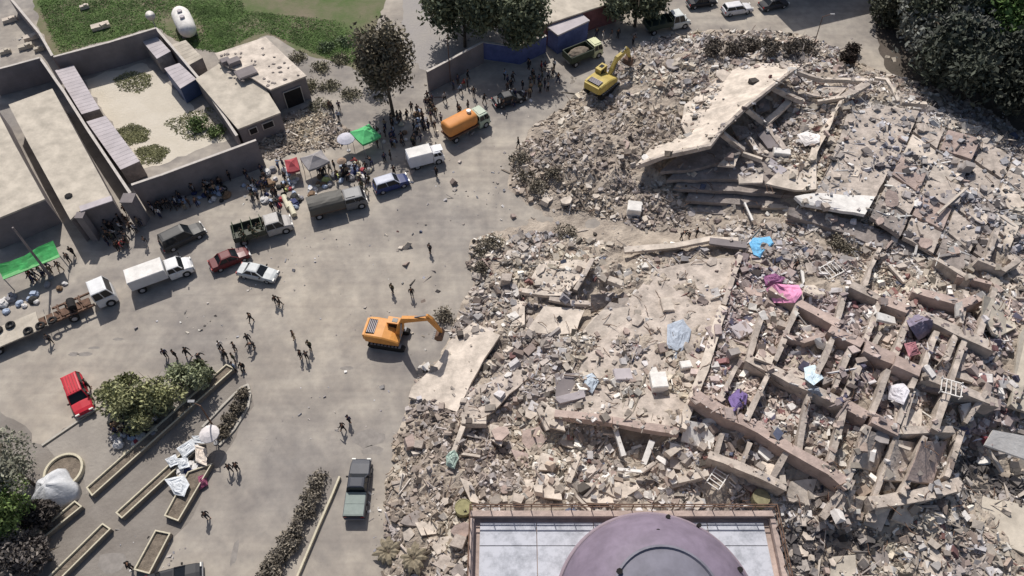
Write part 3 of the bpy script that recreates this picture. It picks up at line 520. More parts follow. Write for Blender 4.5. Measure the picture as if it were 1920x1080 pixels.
def scatter(name, label, cat, pts, smin, smax, pal, flat=.5, stick=.12):
    n = len(pts); s = rng.lognormal(-.25, .6, n); s = np.clip(s*(smin+smax)/2.7, smin, smax)
    dims = np.stack([s*rng.uniform(.7,1.4,n), s*rng.uniform(.6,1.1,n), s*rng.uniform(.25,.85,n)], -1)
    fl = rng.random(n) < flat; dims[fl,2] = dims[fl,2]*.3+.03
    st = rng.random(n) < stick; dims[st,0] *= rng.uniform(2.2,4.5,st.sum()); dims[st,1] = .06+.1*rng.random(st.sum()); dims[st,2] = dims[st,1]
    loc = np.zeros((n,3))
    V = BASE[None]*dims[:,None,:]; V = V*(1+rng.uniform(-.28,.28,V.shape))
    a = rng.uniform(0,6.28,n); t1 = rng.normal(0,.4,n); t2 = rng.normal(0,.4,n)
    for i,(x,y) in enumerate(pts):
        h, nr = down(x, y); loc[i] = h; loc[i,2] += dims[i,2]*.25
        t1[i] += -nr.y*.6; t2[i] += nr.x*.6
    ca,sa,c1,s1,c2,s2 = np.cos(a),np.sin(a),np.cos(t1),np.sin(t1),np.cos(t2),np.sin(t2)
    Z = np.zeros(n); O = np.ones(n)
    Rz = np.stack([ca,-sa,Z, sa,ca,Z, Z,Z,O],-1).reshape(n,3,3); Rx = np.stack([O,Z,Z, Z,c1,-s1, Z,s1,c1],-1).reshape(n,3,3); Ry = np.stack([c2,Z,s2, Z,O,Z, -s2,Z,c2],-1).reshape(n,3,3)
    V = np.einsum('nij,nkj->nki', Rx@Ry@Rz, V) + loc[:,None,:]
    F = (BFC[None]+8*np.arange(n)[:,None,None]).reshape(-1,4)
    P_ = PALS[pal]; wts = np.array([p[3] for p in P_], float); ch = rng.choice(len(P_), n, p=wts/wts.sum())
    T = .93*np.array([p[0] for p in P_])[ch]*rng.uniform(np.array([p[1] for p in P_])[ch], np.array([p[2] for p in P_])[ch])[:,None]
    dust = np.array([noise.noise(Vector((x*.17, y*.17, 4.2))) + .6*noise.noise(Vector((x*.6, y*.6, 1.2))) for x, y in pts]); T = T*(1+.3*dust[:,None]); T[:,2] *= 1.01-.12*np.clip(dust,-1,1)
    m = mat('rubble_bits', (.34,.34,.34), .93, .15, 3, tint=True)
    o = fast_mesh(name, V.reshape(-1,3), F, m, np.repeat(T, 8, 0)); return tag(o, label, cat, kind='stuff')
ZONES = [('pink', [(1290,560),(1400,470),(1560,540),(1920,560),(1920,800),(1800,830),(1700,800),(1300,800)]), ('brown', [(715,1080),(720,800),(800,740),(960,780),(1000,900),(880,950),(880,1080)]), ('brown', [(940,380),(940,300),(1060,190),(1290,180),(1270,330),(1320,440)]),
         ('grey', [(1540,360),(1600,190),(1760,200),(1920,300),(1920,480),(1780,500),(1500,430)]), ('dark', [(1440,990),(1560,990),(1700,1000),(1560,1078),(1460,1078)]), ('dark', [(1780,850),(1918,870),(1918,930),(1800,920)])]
def pal_at(px, py):
    for nm, pl in ZONES:
        if inpoly(px, py, pl): return nm
    return 'mix'
buckets = {}
def inheap_w(x, y):
    z = down(x, y)[0].z; px, py = proj((x, y, z)); return px, py, z
N = 50000; tries = 0; cnt = 0
while cnt < N and tries < 400000:
    tries += 1; x = random.uniform(-15, 86); y = random.uniform(9, 100)
    px, py = proj((x, y, 2.0))
    if not (690 < px < 1960 and 40 < py < 1120): continue
    z, kk = keep_at(x, y); px, py = proj((x, y, z))
    if z < .05: 
        if random.random() > .006: continue
    elif random.random() > dens(px, py)*kk: continue
    if z > 12: continue
    q = noise.noise(Vector((x*.3, y*.3, 0)))
    if random.random() > .72+q*1.3: continue
    buckets.setdefault(pal_at(px, py), []).append((x, y)); cnt += 1
LBL = {'mix':'mixed fine concrete rubble spread over all the blocks','brown':'brown earthy rubble of the left heaps','grey':'grey plaster rubble on the upper decks','pink':'pinkish rubble and litter filling the waffle floor','dark':'rubble in a colour darkened for shade at the lower right'}
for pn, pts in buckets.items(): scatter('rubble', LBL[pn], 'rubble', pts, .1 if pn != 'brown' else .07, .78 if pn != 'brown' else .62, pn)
print('rubble', {k: len(v) for k, v in buckets.items()})

# bent reinforcing bars sticking out of the broken edges
b = MB(); k = 0
while k < 420:
    px, py = random.uniform(740,1900), random.uniform(110,1060)
    if not inpoly(px, py, HEAP) or dens(px, py) < .1: continue
    k += 1; p = S(px, py); a = random.uniform(0, 6.28); q = p
    for j in range(3):
        a += random.uniform(-.6,.6); e = q+Vector((math.cos(a)*.45, math.sin(a)*.45, random.uniform(-.12,.3))); b.bar(q, e, .045); q = e
tag(b.build('rebar', M_('rust')), 'thin rusty bars poking out of the rubble everywhere', 'rebar', kind='stuff')
# ================================================================ left compounds, walls, buildings
def wall_px(label, pts, h, m='wall_grey', th=.25, base=True, name='wall', cat='wall', cap=True, group=None, jag=0):
    "a free-standing wall; pts are pixels of its TOP edge"
    q = [G(x, y, h) for x, y in pts]; t = thing(name, label, cat, (q[0].x, q[0].y, 0), group=group); o0 = Vector((q[0].x, q[0].y, 0))
    b = MB(); c = MB()
    for i in range(len(q)-1):
        a, d = q[i]-o0, q[i+1]-o0; a.z = d.z = 0; e = (d-a).normalized()*(th/2-.01) if i else Vector((0,0,0))
        hh = h-.06
        b.bar(a-e+Vector((0,0,hh/2)), d+Vector((0,0,hh/2)), th, hh)
        if cap:
            k = max(1, int((d-a).length/2.5)); 
            c.bar(a+Vector((0,0,h-.03)), d+Vector((0,0,h-.03)), th+.08, .07, seg=k, jit=.015)
    b.build('wall_face', M_(m), t)
    if cap: c.build('coping', M_('wall_cap'), t)
    return t
def flat_building(label, pts, h, m='wall_grey', roofm='roof_cream', name='building', cat='building', para=.18, over=.15):
    "pts: pixels of the roof outline at height h"
    w = [G(x, y, h) for x, y in pts]; c = sum(w, Vector())/len(w); o0 = Vector((c.x, c.y, 0)); t = thing(name, label, cat, o0)
    ins = [(p-c)*(1-over/((p-c).length))+c-o0 for p in w]; b = MB(); b.prism([v-Vector((0,0,.22)) for v in ins], h-.22); b.build('wall', M_(m), t)
    b = MB(); b.prism([v-o0 for v in w], .22); r = b.build('roof', M_(roofm), t)
    return t, [v-o0 for v in w], o0
# grass field behind the compounds, and darker soil, tree shade painted under the grove
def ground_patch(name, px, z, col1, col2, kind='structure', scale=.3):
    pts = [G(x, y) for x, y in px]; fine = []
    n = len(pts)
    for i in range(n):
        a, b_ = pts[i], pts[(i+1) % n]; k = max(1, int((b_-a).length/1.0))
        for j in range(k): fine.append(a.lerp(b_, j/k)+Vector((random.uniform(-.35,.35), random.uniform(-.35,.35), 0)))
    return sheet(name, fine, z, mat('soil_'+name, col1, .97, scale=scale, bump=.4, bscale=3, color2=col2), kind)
ground_patch('field', [(60,-10),(740,-40),(700,60),(690,140),(560,95),(500,65),(420,100),(340,80),(290,52),(100,104),(75,60)], .006, (.075,.12,.035), (.20,.16,.12), scale=.11)
ground_patch('far_yard', [(750,-30),(850,-30),(905,75),(800,132),(760,110)], .006, (.30,.28,.27), (.33,.305,.28))
ground_patch('shade_toned_soil', [(1640,60),(1660,130),(1760,190),(1880,240),(2000,300),(2100,250),(2100,-40),(1660,-30)], .006, (.07,.06,.05), (.11,.09,.075))  # soil colour darkened to carry the shade of the grove
ground_patch('median_soil', [(85,832),(215,742),(300,700),(425,684),(430,690),(170,920)], .006, (.26,.235,.21), (.33,.30,.265))
ground_patch('forecourt', [(-10,760),(80,836),(215,744),(262,770),(430,690),(466,704),(474,760),(420,850),(345,985),(262,1090),(-10,1090)], .004, (.19,.168,.148), (.255,.23,.205), scale=.25)
ground_patch('yard_floor', [(158,150),(268,116),(430,260),(270,320)], .006, (.50,.45,.37), (.56,.51,.43))
# tufts of grass
def tufts(name, label, regions, n, colr, hh=.28, cat='grass'):
    V = []; F = []; k = 0
    while k < n:
        pl = random.choice(regions); xs = [p[0] for p in pl]; ys = [p[1] for p in pl]; px, py = random.uniform(min(xs), max(xs)), random.uniform(min(ys), max(ys))
        if not inpoly(px, py, pl): continue
        p = G(px, py); q = noise.noise(Vector((p.x*.12, p.y*.12, 5)))
        if q < -.2+random.uniform(-.25,.25): k += .3; continue
        k += 1
        for _ in range(3):
            a = random.uniform(0, 6.28); r = random.uniform(.07,.17); o = len(V); c = p+Vector((random.uniform(-.25,.25), random.uniform(-.25,.25), 0)); dx = Vector((math.cos(a), math.sin(a), 0))*r
            V += [c-dx, c+dx, c+Vector((random.uniform(-.2,.2), random.uniform(-.2,.2), hh*random.uniform(.5,1.3)))]; F.append((o,o+1,o+2))
    return tag(fast_mesh(name, np.array([tuple(v) for v in V]), np.array(F), mat('g_'+name, colr, .8, .35, .4)), label, cat, kind='stuff')
tufts('field_grass', 'green grass growing over the field behind the compounds', [[(70,0),(450,0),(480,60),(420,100),(360,90),(290,50),(110,100)],[(360,10),(640,40),(700,110),(640,120),(500,60),(400,90)]], 22000, (.10,.165,.045), .08)
tufts('yard_weeds', 'olive weeds in patches on the container yard floor', [[(212,150),(240,134),(282,140),(284,160),(262,174),(228,172)],[(215,245),(250,232),(280,245),(276,265),(240,272)],[(305,230),(350,212),(400,200),(440,240),(420,262),(350,262)],[(255,280),(290,272),(318,280),(300,306),(262,308)]], 3000, (.20,.20,.10), .1, 'weeds')
# walls
wall_px('long thin compound wall with pale coping between slab building and container yard', [(75,108),(120,172),(160,236),(244,362)], 3.6)
wall_px('far wall of the container yard, dark side facing the street', [(100,106),(200,80),(292,52)], 3.9)
wall_px('wall dividing container yard from the house with roof debris', [(292,52),(320,84),(372,146),(444,254)], 2.9)
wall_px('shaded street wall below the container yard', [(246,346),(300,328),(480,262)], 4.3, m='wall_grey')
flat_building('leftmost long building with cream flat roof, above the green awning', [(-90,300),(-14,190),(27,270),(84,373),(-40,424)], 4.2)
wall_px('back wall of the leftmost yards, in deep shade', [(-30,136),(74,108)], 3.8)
wall_px('short wall between the small debris yard and the field', [(14,-10),(74,62),(98,104)], 3.0)
wall_px('low wall behind the small tree beyond the street crowd', [(800,134),(842,112),(905,78)], 3.4, m='wall_grey')
wall_px('blue-painted shaded wall behind the yellow-roofed truck', [(905,78),(975,88),(1024,66)], 2.8, m='blue_wall')
t, rp, o0 = flat_building('long low building with cream flat roof and gate lintel at its street end', [(16,196),(98,166),(211,374),(148,396),(132,412),(110,372),(54,270)], 4.0)
b = MB(); 
a, c = G(150,392,4.16)-o0, G(210,372,4.16)-o0; b.bar(a, c, .9, .12); b.build('lintel', M_('container_pale'), t)
b = MB(); b.blob(G(128,367,4.1)-o0, (.45,.45,.12)); b.build('roof_hole_cover', M_('dark'), t)
def pillar(label, top, w, h):
    p = G(*top, h); b = MB(); b.box((0,0,h/2), (w,w,h)); b.box((0,0,h+.05), (w+.15,w+.15,.1)); o = b.build('gate_pillar', M_('wall_grey'), recenter=False); o.location = (p.x, p.y, 0); return tag(o, label, 'pillar')
pillar('square gate pillar left of the dark gateway', (150,404), .8, 4.0); pillar('square gate pillar right of the dark gateway', (240,372), 1.3, 4.0)
# house with debris on the roof
t, rp, o0 = flat_building('single storey house with cream L-shaped roof littered with debris', [(366,148),(413,118),(470,132),(502,172),(526,211),(446,242)], 3.2)
for pp, hh in (([(403,100),(498,69),(575,142),(507,168),(472,146),(414,118)], 3.75),):
    w = [G(x, y, hh)-o0 for x, y in pp]; c = sum(w, Vector())/len(w); b = MB(); b.prism([c+(v-c)*.97-Vector((0,0,.2)) for v in w], hh-.2); b.build('wall', M_('wall_grey'), t); b = MB(); b.prism(w, .2); b.build('roof', M_('concrete_pale'), t)
for c, s in (((440,120),(1.6,1.2,.6)),((424,118),(1.2,1.0,.5)),((462,138),(2.6,2.0,.25))):
    p = G(*c, 3.75)-o0; b = MB(); b.box(p+Vector((0,0,s[2]/2)), s, .6); b.box(p+Vector((0,0,s[2]+.03)), (s[0]*.9,s[1]*.9,.06), .6); b.build('roof_hatch', M_('wall_grey'), t)
for i in range(70):
    x, y = random.uniform(400,560), random.uniform(80,170)
    if not inpoly(x, y, [(400,104),(498,74),(568,140),(506,164),(440,150)]): continue
    p = G(x, y, 3.77)-o0; b = MB(); b.blob(p, (random.uniform(.12,.35), random.uniform(.12,.3), .12), 6, 4, .25); b.build('roof_stone', M_('concrete_dark'), t)
for lb, A0, A1, hh, f, ww, h2, zz in (('door', (507,168), (575,142), 3.75, .52, 2.3, 2.5, 1.26), ('window', (526,211), (446,242), 3.2, .35, 1.3, .8, 2.1), ('window', (526,211), (446,242), 3.2, .7, .9, .8, 2.1)):
    a, c = G(*A0, hh)-o0, G(*A1, hh)-o0; k = (c-a).normalized(); m_ = a.lerp(c, f); nrm = Vector((k.y, -k.x, 0)); nrm = nrm if nrm.y < 0 else -nrm; p = Vector((m_.x, m_.y, zz))
    fr = MB(); fr.bar(p-k*(ww/2+.12), p+k*(ww/2+.12), .1, h2+.2); f_ = fr.build('door_frame' if lb == 'door' else 'window_frame', M_('wall_cap'), t)
    b = MB(); b.bar(p-k*ww/2+nrm*.04, p+k*ww/2+nrm*.04, .1, h2); b.build(lb, M_('dark'), t)
# containers
def container(label, pts, h=2.6, m='container_pale', side=None, group='shipping containers in the yard'):
    w = [G(x, y, h) for x, y in pts]; c = sum(w, Vector())/4; o0 = Vector((c.x, c.y, 0)); t = thing('shipping_container', label, 'container', o0, group=group)
    q = [v-o0 for v in w]; cc = Vector((0,0,h)); b = MB(); b.prism([cc+(v-cc)*.985-Vector((0,0,.08)) for v in q], h-.2)
    e1 = (q[1]-q[0]); n = max(4, int(e1.length/.45))
    b.build('body', M_(side or 'concrete_dark'), t); b = MB(); b.prism(q, .08)  # sides coloured darker than the roof to stand for their shade
    L0, L1 = (q[1]-q[2]), (q[1]-q[0]); lng = L1 if L1.length > L0.length else L0; 
    A, B_ = (q[0], q[3]) if L1.length > L0.length else (q[1], q[0])
    k = max(4, int(lng.length/.7))
    for i in range(1, k):
        s = A + (q[1]-q[0])*(i/k) if L1.length > L0.length else A + (q[2]-q[1])*(i/k); e = B_ + (q[2]-q[3])*(i/k) if L1.length > L0.length else B_ + (q[3]-q[0])*(i/k)
        b.bar(s+Vector((0,0,.0)), e+Vector((0,0,.0)), .05, .03)
    b.build('roof', M_(m), t); return t
container('pale container at the far corner of the yard against the back wall', [(264,74),(292,66),(320,96),(294,110)])
container('cream container behind the dividing wall next to the house', [(320,84),(348,75),(380,108),(354,122)], m='roof_cream')
container('white-topped container with a dark blue side', [(308,128),(336,118),(368,148),(338,166)], side='container_blue')
container('long lilac-roofed container at the left wall, farther one', [(103,132),(138,122),(187,204),(153,214)])
container('long lilac-roofed container at the left wall, nearer one', [(162,228),(198,217),(262,302),(226,318)])
# small yard debris top left
for i, (x, y, s) in enumerate([(62,72,1.4),(50,90,1.2),(20,40,1.2),(75,95,.8),(66,122,1.0),(12,100,.9),(190,52,1.6),(78,140,.9),(160,16,.8)]):
    p = G(x, y); b = MB(); b.box((0,0,.3), (s*1.6, s*.7, .5), .5); b.box((s*.3,0,.6), (s*.5,s*.5,.3), .9); o = b.build('junk_pile', M_('roof_cream' if i % 2 else 'concrete_pale'), recenter=False); o.location = p
    tag(o, ['broken cream box in the small corner yard by the thin wall','low grey block in the small corner yard','pale junk at the far edge of the corner yard','cream crate at the foot of the corner wall','grey junk in the shaded strip behind the slab building','pale lump at the left border of the corner yard','pale plank lying on the grass field','white lump at the shaded wall foot','pale stone on the far grass'][i], 'junk')
# tank on the grass, dish beside it
t = thing('water_tank', 'white rounded tank trailer standing on the green field', 'tank', G(352,58), R(118))
b = MB(); b.loft([[Vector((x, r*math.cos(2*math.pi*k/16), 1.5+r*.9*math.sin(2*math.pi*k/16))) for k in range(16)] for x, r in ((-3.1,.35),(-2.9,.9),(-2.2,1.25),(0,1.35),(2.2,1.3),(3.0,.95),(3.25,.4))]); b.build('tank_body', M_('plaster_white'), t, smooth=True)
for x in (-1.5, 1.5):
    b = MB(); b.box((x,0,.4), (.4,2.2,.8)); b.build('cradle', M_('steel'), t)
for x in (-.8,.8):
    b = MB(); b.cyl((x,0,2.7), (x,0,2.95), .35); b.build('hatch', M_('container_pale'), t)
t = thing('satellite_dish', 'white satellite dish on a post at the yard wall corner', 'dish', G(296,60)); b = MB(); b.cyl((0,0,0), (0,0,2.6), .07); b.build('post', M_('steel'), t)
b = MB(); c0 = Vector((0,0,2.7)); ax = Vector((.2,-.8,.6)).normalized(); u = ax.orthogonal().normalized(); v_ = ax.cross(u)
b.loft([[c0+ax*(r*r*.35)+(u*math.cos(2*math.pi*k/20)+v_*math.sin(2*math.pi*k/20))*r for k in range(20)] for r in (.05,.3,.5,.68)]); b.build('reflector', M_('plaster_white'), t, smooth=True)
# far street side: blue-walled building and others in the shade at the top
t, rp, o0 = flat_building('dark blue walled shop with a pale lilac flat roof', [(1026,50),(1086,22),(1106,38),(1046,66)], 3.2, m='blue_wall', roofm='container_pale')
t, rp, o0 = flat_building('long tan-roofed building with red-brown wall beside the far trees', [(1000,12),(1060,-30),(1160,-30),(1162,0),(1100,20),(1022,46)], 3.6, m='red_wall')
q = G(1612,27)+Vector((-2.75,9.9,0)); b = MB(); b.box((q.x-2,q.y+10,6), (26,20,12), .35); b.box((q.x-2,q.y+10,12.2), (26.6,20.6,.4), .35); tag(b.build('building', M_('wall_grey')), 'building beyond the top border whose corner shadow falls on the street', 'building')
# ================================================================ the tall building in the foreground with railing and dome
HR = 21.0
t = thing('corner_tower', 'tall building in front with white panelled roof, brown frame railing and purple dome', 'building', (G(1160,1010,HR).x, G(1160,1010,HR).y, 0)); o0 = t.location.copy()
A_, B_ = G(889,968,HR)-o0, G(1440,966,HR)-o0; x0, x1, y1 = A_.x, B_.x, A_.y; y0 = y1-22
b = MB(); b.box(((x0+x1)/2,(y0+y1)/2,(HR-.15)/2), (x1-x0, y1-y0, HR-.15)); b.build('wall', M_('concrete_pink'), t)
rm = bpy.data.materials.new('white_roof_panels'); rm.use_nodes = True; tn = rm.node_tree; pb = tn.nodes['Principled BSDF']; pb.inputs['Roughness'].default_value = .75
tc = tn.nodes.new('ShaderNodeTexCoord'); n1 = tn.nodes.new('ShaderNodeTexNoise'); n1.inputs['Scale'].default_value = 1.3; n1.inputs['Detail'].default_value = 10; n1.inputs['Roughness'].default_value = .75
tn.links.new(tc.outputs['Object'], n1.inputs['Vector']); r1 = tn.nodes.new('ShaderNodeValToRGB'); tn.links.new(n1.outputs['Fac'], r1.inputs[0])
r1.color_ramp.elements[0].position = .32; r1.color_ramp.elements[0].color = (.27,.28,.31,1); r1.color_ramp.elements[1].position = .55; r1.color_ramp.elements[1].color = (.50,.51,.555,1); tn.links.new(r1.outputs[0], pb.inputs['Base Color'])
xs = np.linspace(x0+.35, x1-.35, 6); ys = [y1-.35, y1-1.75, y1-5.2, y1-8.7, y1-12.2, y1-15.7]
for i in range(5):
    for j in range(5):
        b = MB(); b.box(((xs[i]+xs[i+1])/2, (ys[j]+ys[j+1])/2, HR-.08+random.uniform(-.012,.012)), (xs[i+1]-xs[i]-.05, ys[j]-ys[j+1]-.05, .1)); b.build('roof_panel', rm, t)
b = MB(); b.box(((x0+x1)/2, y1+.05, HR+.1), (x1-x0+.5, .34, .55)); b.build('parapet', M_('concrete_pink'), t)
for x in (x0-.12, x1+.12):
    b = MB(); b.box((x, y1-11+.05-.27, HR+.08), (.3, 22, .55)); b.build('parapet', M_('concrete_pink'), t)
rl = MB()
for z in (.95, 1.35): rl.bar((x0-.2,y1+.25,HR+z), (x1+.2,y1+.25,HR+z), .06)
rl.build('rail', M_('rust'), t); 
for x in (x0-.2, x1+.2):
    rl = MB()
    for z in (.95,1.35): rl.bar((x,y1+.2,HR+z), (x,y1-20,HR+z), .06)
    rl.build('rail', M_('rust'), t)
for i in range(16):
    rl = MB(); x = x0-.2+(x1-x0+.4)*i/15; rl.bar((x,y1+.25,HR+.3), (x,y1+.25,HR+1.38), .05); rl.build('rail_post', M_('rust'), t)
for i in range(1, 10):
    for x in (x0-.2, x1+.2):
        rl = MB(); rl.bar((x,y1+.25-i*1.1,HR+.3), (x,y1+.25-i*1.1,HR+1.38), .05); rl.build('rail_post', M_('rust'), t)
HD = HR
dc = G(1234,1154,HD+2.2)-o0; dc.z = HD
mp = mat('dome_purple', (.19,.155,.205), .6, .16, .9, .1, spec=.3); mg = mat('dome_grey', (.16,.155,.19), .6, .15, 1.0)
b = MB(); b.lathe(dc, [(5.5,0),(5.5,1.9),(5.6,1.95),(5.6,2.15),(5.5,2.2)], 72); b.build('dome_ring', mat('dome_rim', (.24,.19,.22), .6, .08, 2), t, smooth=False)
b = MB(); b.lathe(dc, [(5.45,2.15),(5.3,2.7),(4.95,3.4),(4.4,4.1),(3.7,4.7),(2.9,5.1),(2.75,5.12)], 72); dm = b.build('dome_shell', mp, t, smooth=True)
b = MB(); b.lathe(dc, [(2.82,5.05),(2.82,5.25),(2.7,5.28),(2.62,5.16),(1.6,5.3),(.6,5.36)], 56); b.build('dome_cap', mg, t)
for x, y in ((1233,996),(1161,1071),(1386,1068),(1252,969),(1310,985)):
    h = G(x, y, HD+3.6)-o0; rr = math.hypot(h.x-dc.x, h.y-dc.y)
    zz = np.interp(rr, [2.75,2.9,3.7,4.4,4.95,5.3,5.45], [5.12,5.1,4.7,4.1,3.4,2.7,2.15]); h = G(x, y, HD+zz)-o0
    b = MB(); b.cyl(h+Vector((0,0,-.1)), h+Vector((0,-.05,.22)), .12 if y < 1060 else .16, n=8); b.build('dome_vent', M_('dark'), t)
# ================================================================ trees, shrubs, hedge
def leaf_cloud(c, rad, n, size, flat=0.0, holes=.35, seed=0):
    V = np.zeros((n*4,3)); i = 0; c = np.array(c)
    cl = [np.array([random.gauss(0,.45), random.gauss(0,.45), random.gauss(0,.42)]) for _ in range(14)]
    while i < n:
        k = cl[random.randrange(14)]; q = k + rng.normal(0,.24,3)
        if (q**2).sum() > 1.25: continue
        p = c + q*np.array(rad); s = size*random.uniform(.5,1.3)
        u = rng.normal(0,1,3); u /= np.linalg.norm(u); w = np.cross(u, rng.normal(0,1,3)); w /= np.linalg.norm(w)
        V[i*4:i*4+4] = [p-u*s, p-w*s*.45, p+u*s, p+w*s*.45]; i += 1
    return V
def tree(label, base, height, rad, n, colr, size=.3, name='tree', cat='tree', group=None, trunk_r=.25, blobs=1, bare=.2, cname=None, dz=0):
    p = G(*base) if len(base) == 2 else Vector(base); t = thing(name, label, cat, p, group=group)
    tb = MB(); top = Vector((random.uniform(-.4,.4), random.uniform(-.4,.4), height*.62)); tb.cyl((0,0,-.1), top, trunk_r, trunk_r*.5, 8)
    for i in range(9):
        s = Vector((0,0,0)).lerp(top, random.uniform(.45,1)); a = random.uniform(0,6.28)
        e = Vector((rad[0]*.75*math.cos(a), rad[1]*.75*math.sin(a), height-rad[2]+random.uniform(-.4,.7)*rad[2])); m = s.lerp(e,.5)+Vector((0,0,.3)); tb.cyl(s, m, trunk_r*.38, trunk_r*.24, 5); tb.cyl(m, e, trunk_r*.24, trunk_r*.08, 5)
    tb.build('trunk', M_('bark'), t)
    parts = []
    for b_ in range(blobs):
        a = random.uniform(0,6.28); k = 0 if blobs == 1 else .55
        parts.append(leaf_cloud((rad[0]*k*math.cos(a), rad[1]*k*math.sin(a), height-rad[2]+random.uniform(-.3,.2)*rad[2]*(blobs > 1)), [r*(.75 if blobs > 1 else 1) for r in rad], n//blobs, size))
    V = np.concatenate(parts); V[:,2] = np.maximum(V[:,2], .05); F = np.arange(len(V)).reshape(-1,4)
    tint = np.repeat(rng.uniform(.6,1.5,(len(F),1))*np.array([[1,1,1]]), 4, 0)
    o = fast_mesh('crown', V, F, mat('leaf_'+(cname or '%d' % int(colr[0]*1000+colr[1]*7000)), colr, .75, .35, .6, tint=True), tint); o.parent = t; return t
tree('tall dark poplar-like tree by the street with green canopy in front', (738,218), 15.0, (3.9,3.6,6.8), 9500, (.15,.13,.09), .3, blobs=4, cname='poplar')
tree('small bare tree at the upper left side of the tall poplar', (706,150), 5.5, (2.2,2.0,2.2), 1300, (.12,.11,.07), .22, cname='poplar2')
for b_, h, r, lb in [((872,88), 12, (5,4.5,5.6), 'dark tree at the top left of the street trees'), ((960,92), 12, (5,4.4,5.6), 'dark leafy tree behind the tan-roofed building'), ((905,50), 12, (5,5,5.6), 'dark tree crown touching the top border'), ((1190,50), 9, (4,4,4.2), 'dark tree shading the green truck')]:
    tree(lb, b_, h, r, 6500, (.12,.135,.08), .38, blobs=3, cname='street')
for b_, h, r, lb, c in [((1712,118), 12, (6.5,5.5,5), 'silvery-leaved tree at the left edge of the dark grove', (.12,.125,.11)), ((1790,100), 14, (7,6,6), 'dark tall tree in the middle of the grove', (.075,.085,.055)), ((1890,128), 15, (6.5,6,6), 'bright green topped tree at the upper right corner', (.075,.13,.035)),
                        ((1800,190), 13, (7,6,5.5), 'dark tree at the lower side of the grove', (.06,.068,.05)), ((1900,215), 14, (7.5,6,6), 'darkest tree over the right end of the heap', (.05,.056,.042)), ((1985,190), 14, (8,7,6), 'dark tree beyond the right border of the grove', (.06,.066,.045)), ((1700,40), 10, (5,5,5.6), 'dark tree at the top border of the grove', (.075,.08,.055))]:
    tree(lb, b_, h, r, 9000, c, .42, blobs=4, trunk_r=.4, cname='grove%d' % b_[0])
for b_, h, r, lb, c in [((262,765), 5.0, (2.3,2.0,2.3), 'olive green bush tree at the left end of the median', (.25,.255,.13)), ((312,752), 5.0, (2.3,2.0,2.4), 'olive bush tree in the middle of the median', (.24,.245,.12)), ((366,726), 3.8, (1.9,1.7,1.8), 'grey-green bush in the right half of the median', (.26,.285,.17)), ((380,712), 2.2, (1.2,1.2,1.0), 'small dark shrub at the right end of the median bushes', (.09,.10,.05)),
                        ((238,742), 3.0, (1.5,1.4,1.3), 'low olive bush nearest the red car', (.19,.20,.09)), ((322,765), 2.6, (1.5,1.3,1.1), 'dusty bush over the long planter middle', (.17,.18,.11)), ((262,800), 3.2, (1.7,1.4,1.4), 'dark bush overshadowed in the front of the median', (.06,.07,.06))]:
    tree(lb, b_, h, r, 2600, c, .2, name='bush_tree', blobs=3, trunk_r=.12, cname='med%d' % b_[0])
for b_, h, r, lb, c in [((72,915), 10.0, (3.3,3.0,4.4), 'tall feathery grey-olive tree at the left border', (.22,.22,.165)), ((30,975), 7.0, (2.8,2.6,2.8), 'bright green tree at the left border below the feathery one', (.14,.20,.06)), ((20,1060), 5, (3.2,2.6,2), 'dark brown tree in the lower left corner', (.16,.14,.125)), ((95,1050), 3.4, (2.2,1.8,1.4), 'dark low tree right of the lower left corner tree', (.10,.085,.08)), ((85,990), 3.0, (1.5,1.5,1.2), 'brown thin bush under the white draped heap', (.08,.068,.06))]:
    tree(lb, b_, h, r, 4200, c, .2, blobs=3, trunk_r=.15, cname='left%d' % b_[0])
def shrub(label, px, py, r, h, colr, n=700, name='shrub', group=None, cname=None, size=.16, dz=0):
    p = S(px, py); t = thing(name, label, 'shrub', p, group=group); tb = MB()
    for i in range(6):
        a = random.uniform(0,6.28); tb.cyl((0,0,-.1), (r*.6*math.cos(a), r*.6*math.sin(a), h*.8), .035, .015, 5)
    tb.build('stems', M_('bark'), t); V = leaf_cloud((0,0,h*.5), (r,r,h*.55), n, size); V[:,2] = np.maximum(V[:,2], .02); F = np.arange(len(V)).reshape(-1,4)
    tint = np.repeat(rng.uniform(.5,1.6,(len(F),1))*np.array([[1,1,1]]), 4, 0); o = fast_mesh('foliage', V, F, mat('leaf_'+(cname or label[:12]), colr, .8, .3, .8, tint=True), tint); o.parent = t; return t
HL = [(600,905,'first hedge shrub, at the far end under the white rags'),(588,935,'second shrub of the dark hedge from the far end'),(574,965,'third shrub of the dark hedge from the far end'),(560,995,'middle shrub of the dark hedge'),(542,1022,'fifth shrub of the dark hedge, beside the wall bend'),(524,1048,'sixth shrub of the dark hedge, near the bottom'),(508,1078,'last hedge shrub cut by the bottom border')]
for px, py, lb in HL: shrub(lb, px, py, 1.05, 1.2, (.20,.175,.14), 800, 'hedge_shrub', 'shrubs of the dark hedge', 'hedge')
for px, py, lb in [(420,812,'dry shrub at the lower tip of the curved island'),(432,790,'brown shrub in the middle of the curved island'),(448,768,'brown shrub near the top of the curved island'),(455,745,'small shrub at the upper tip of the curved island')]: shrub(lb, px, py, .8, .9, (.17,.145,.11), 500, 'island_shrub', 'shrubs of the curved island', 'isl')
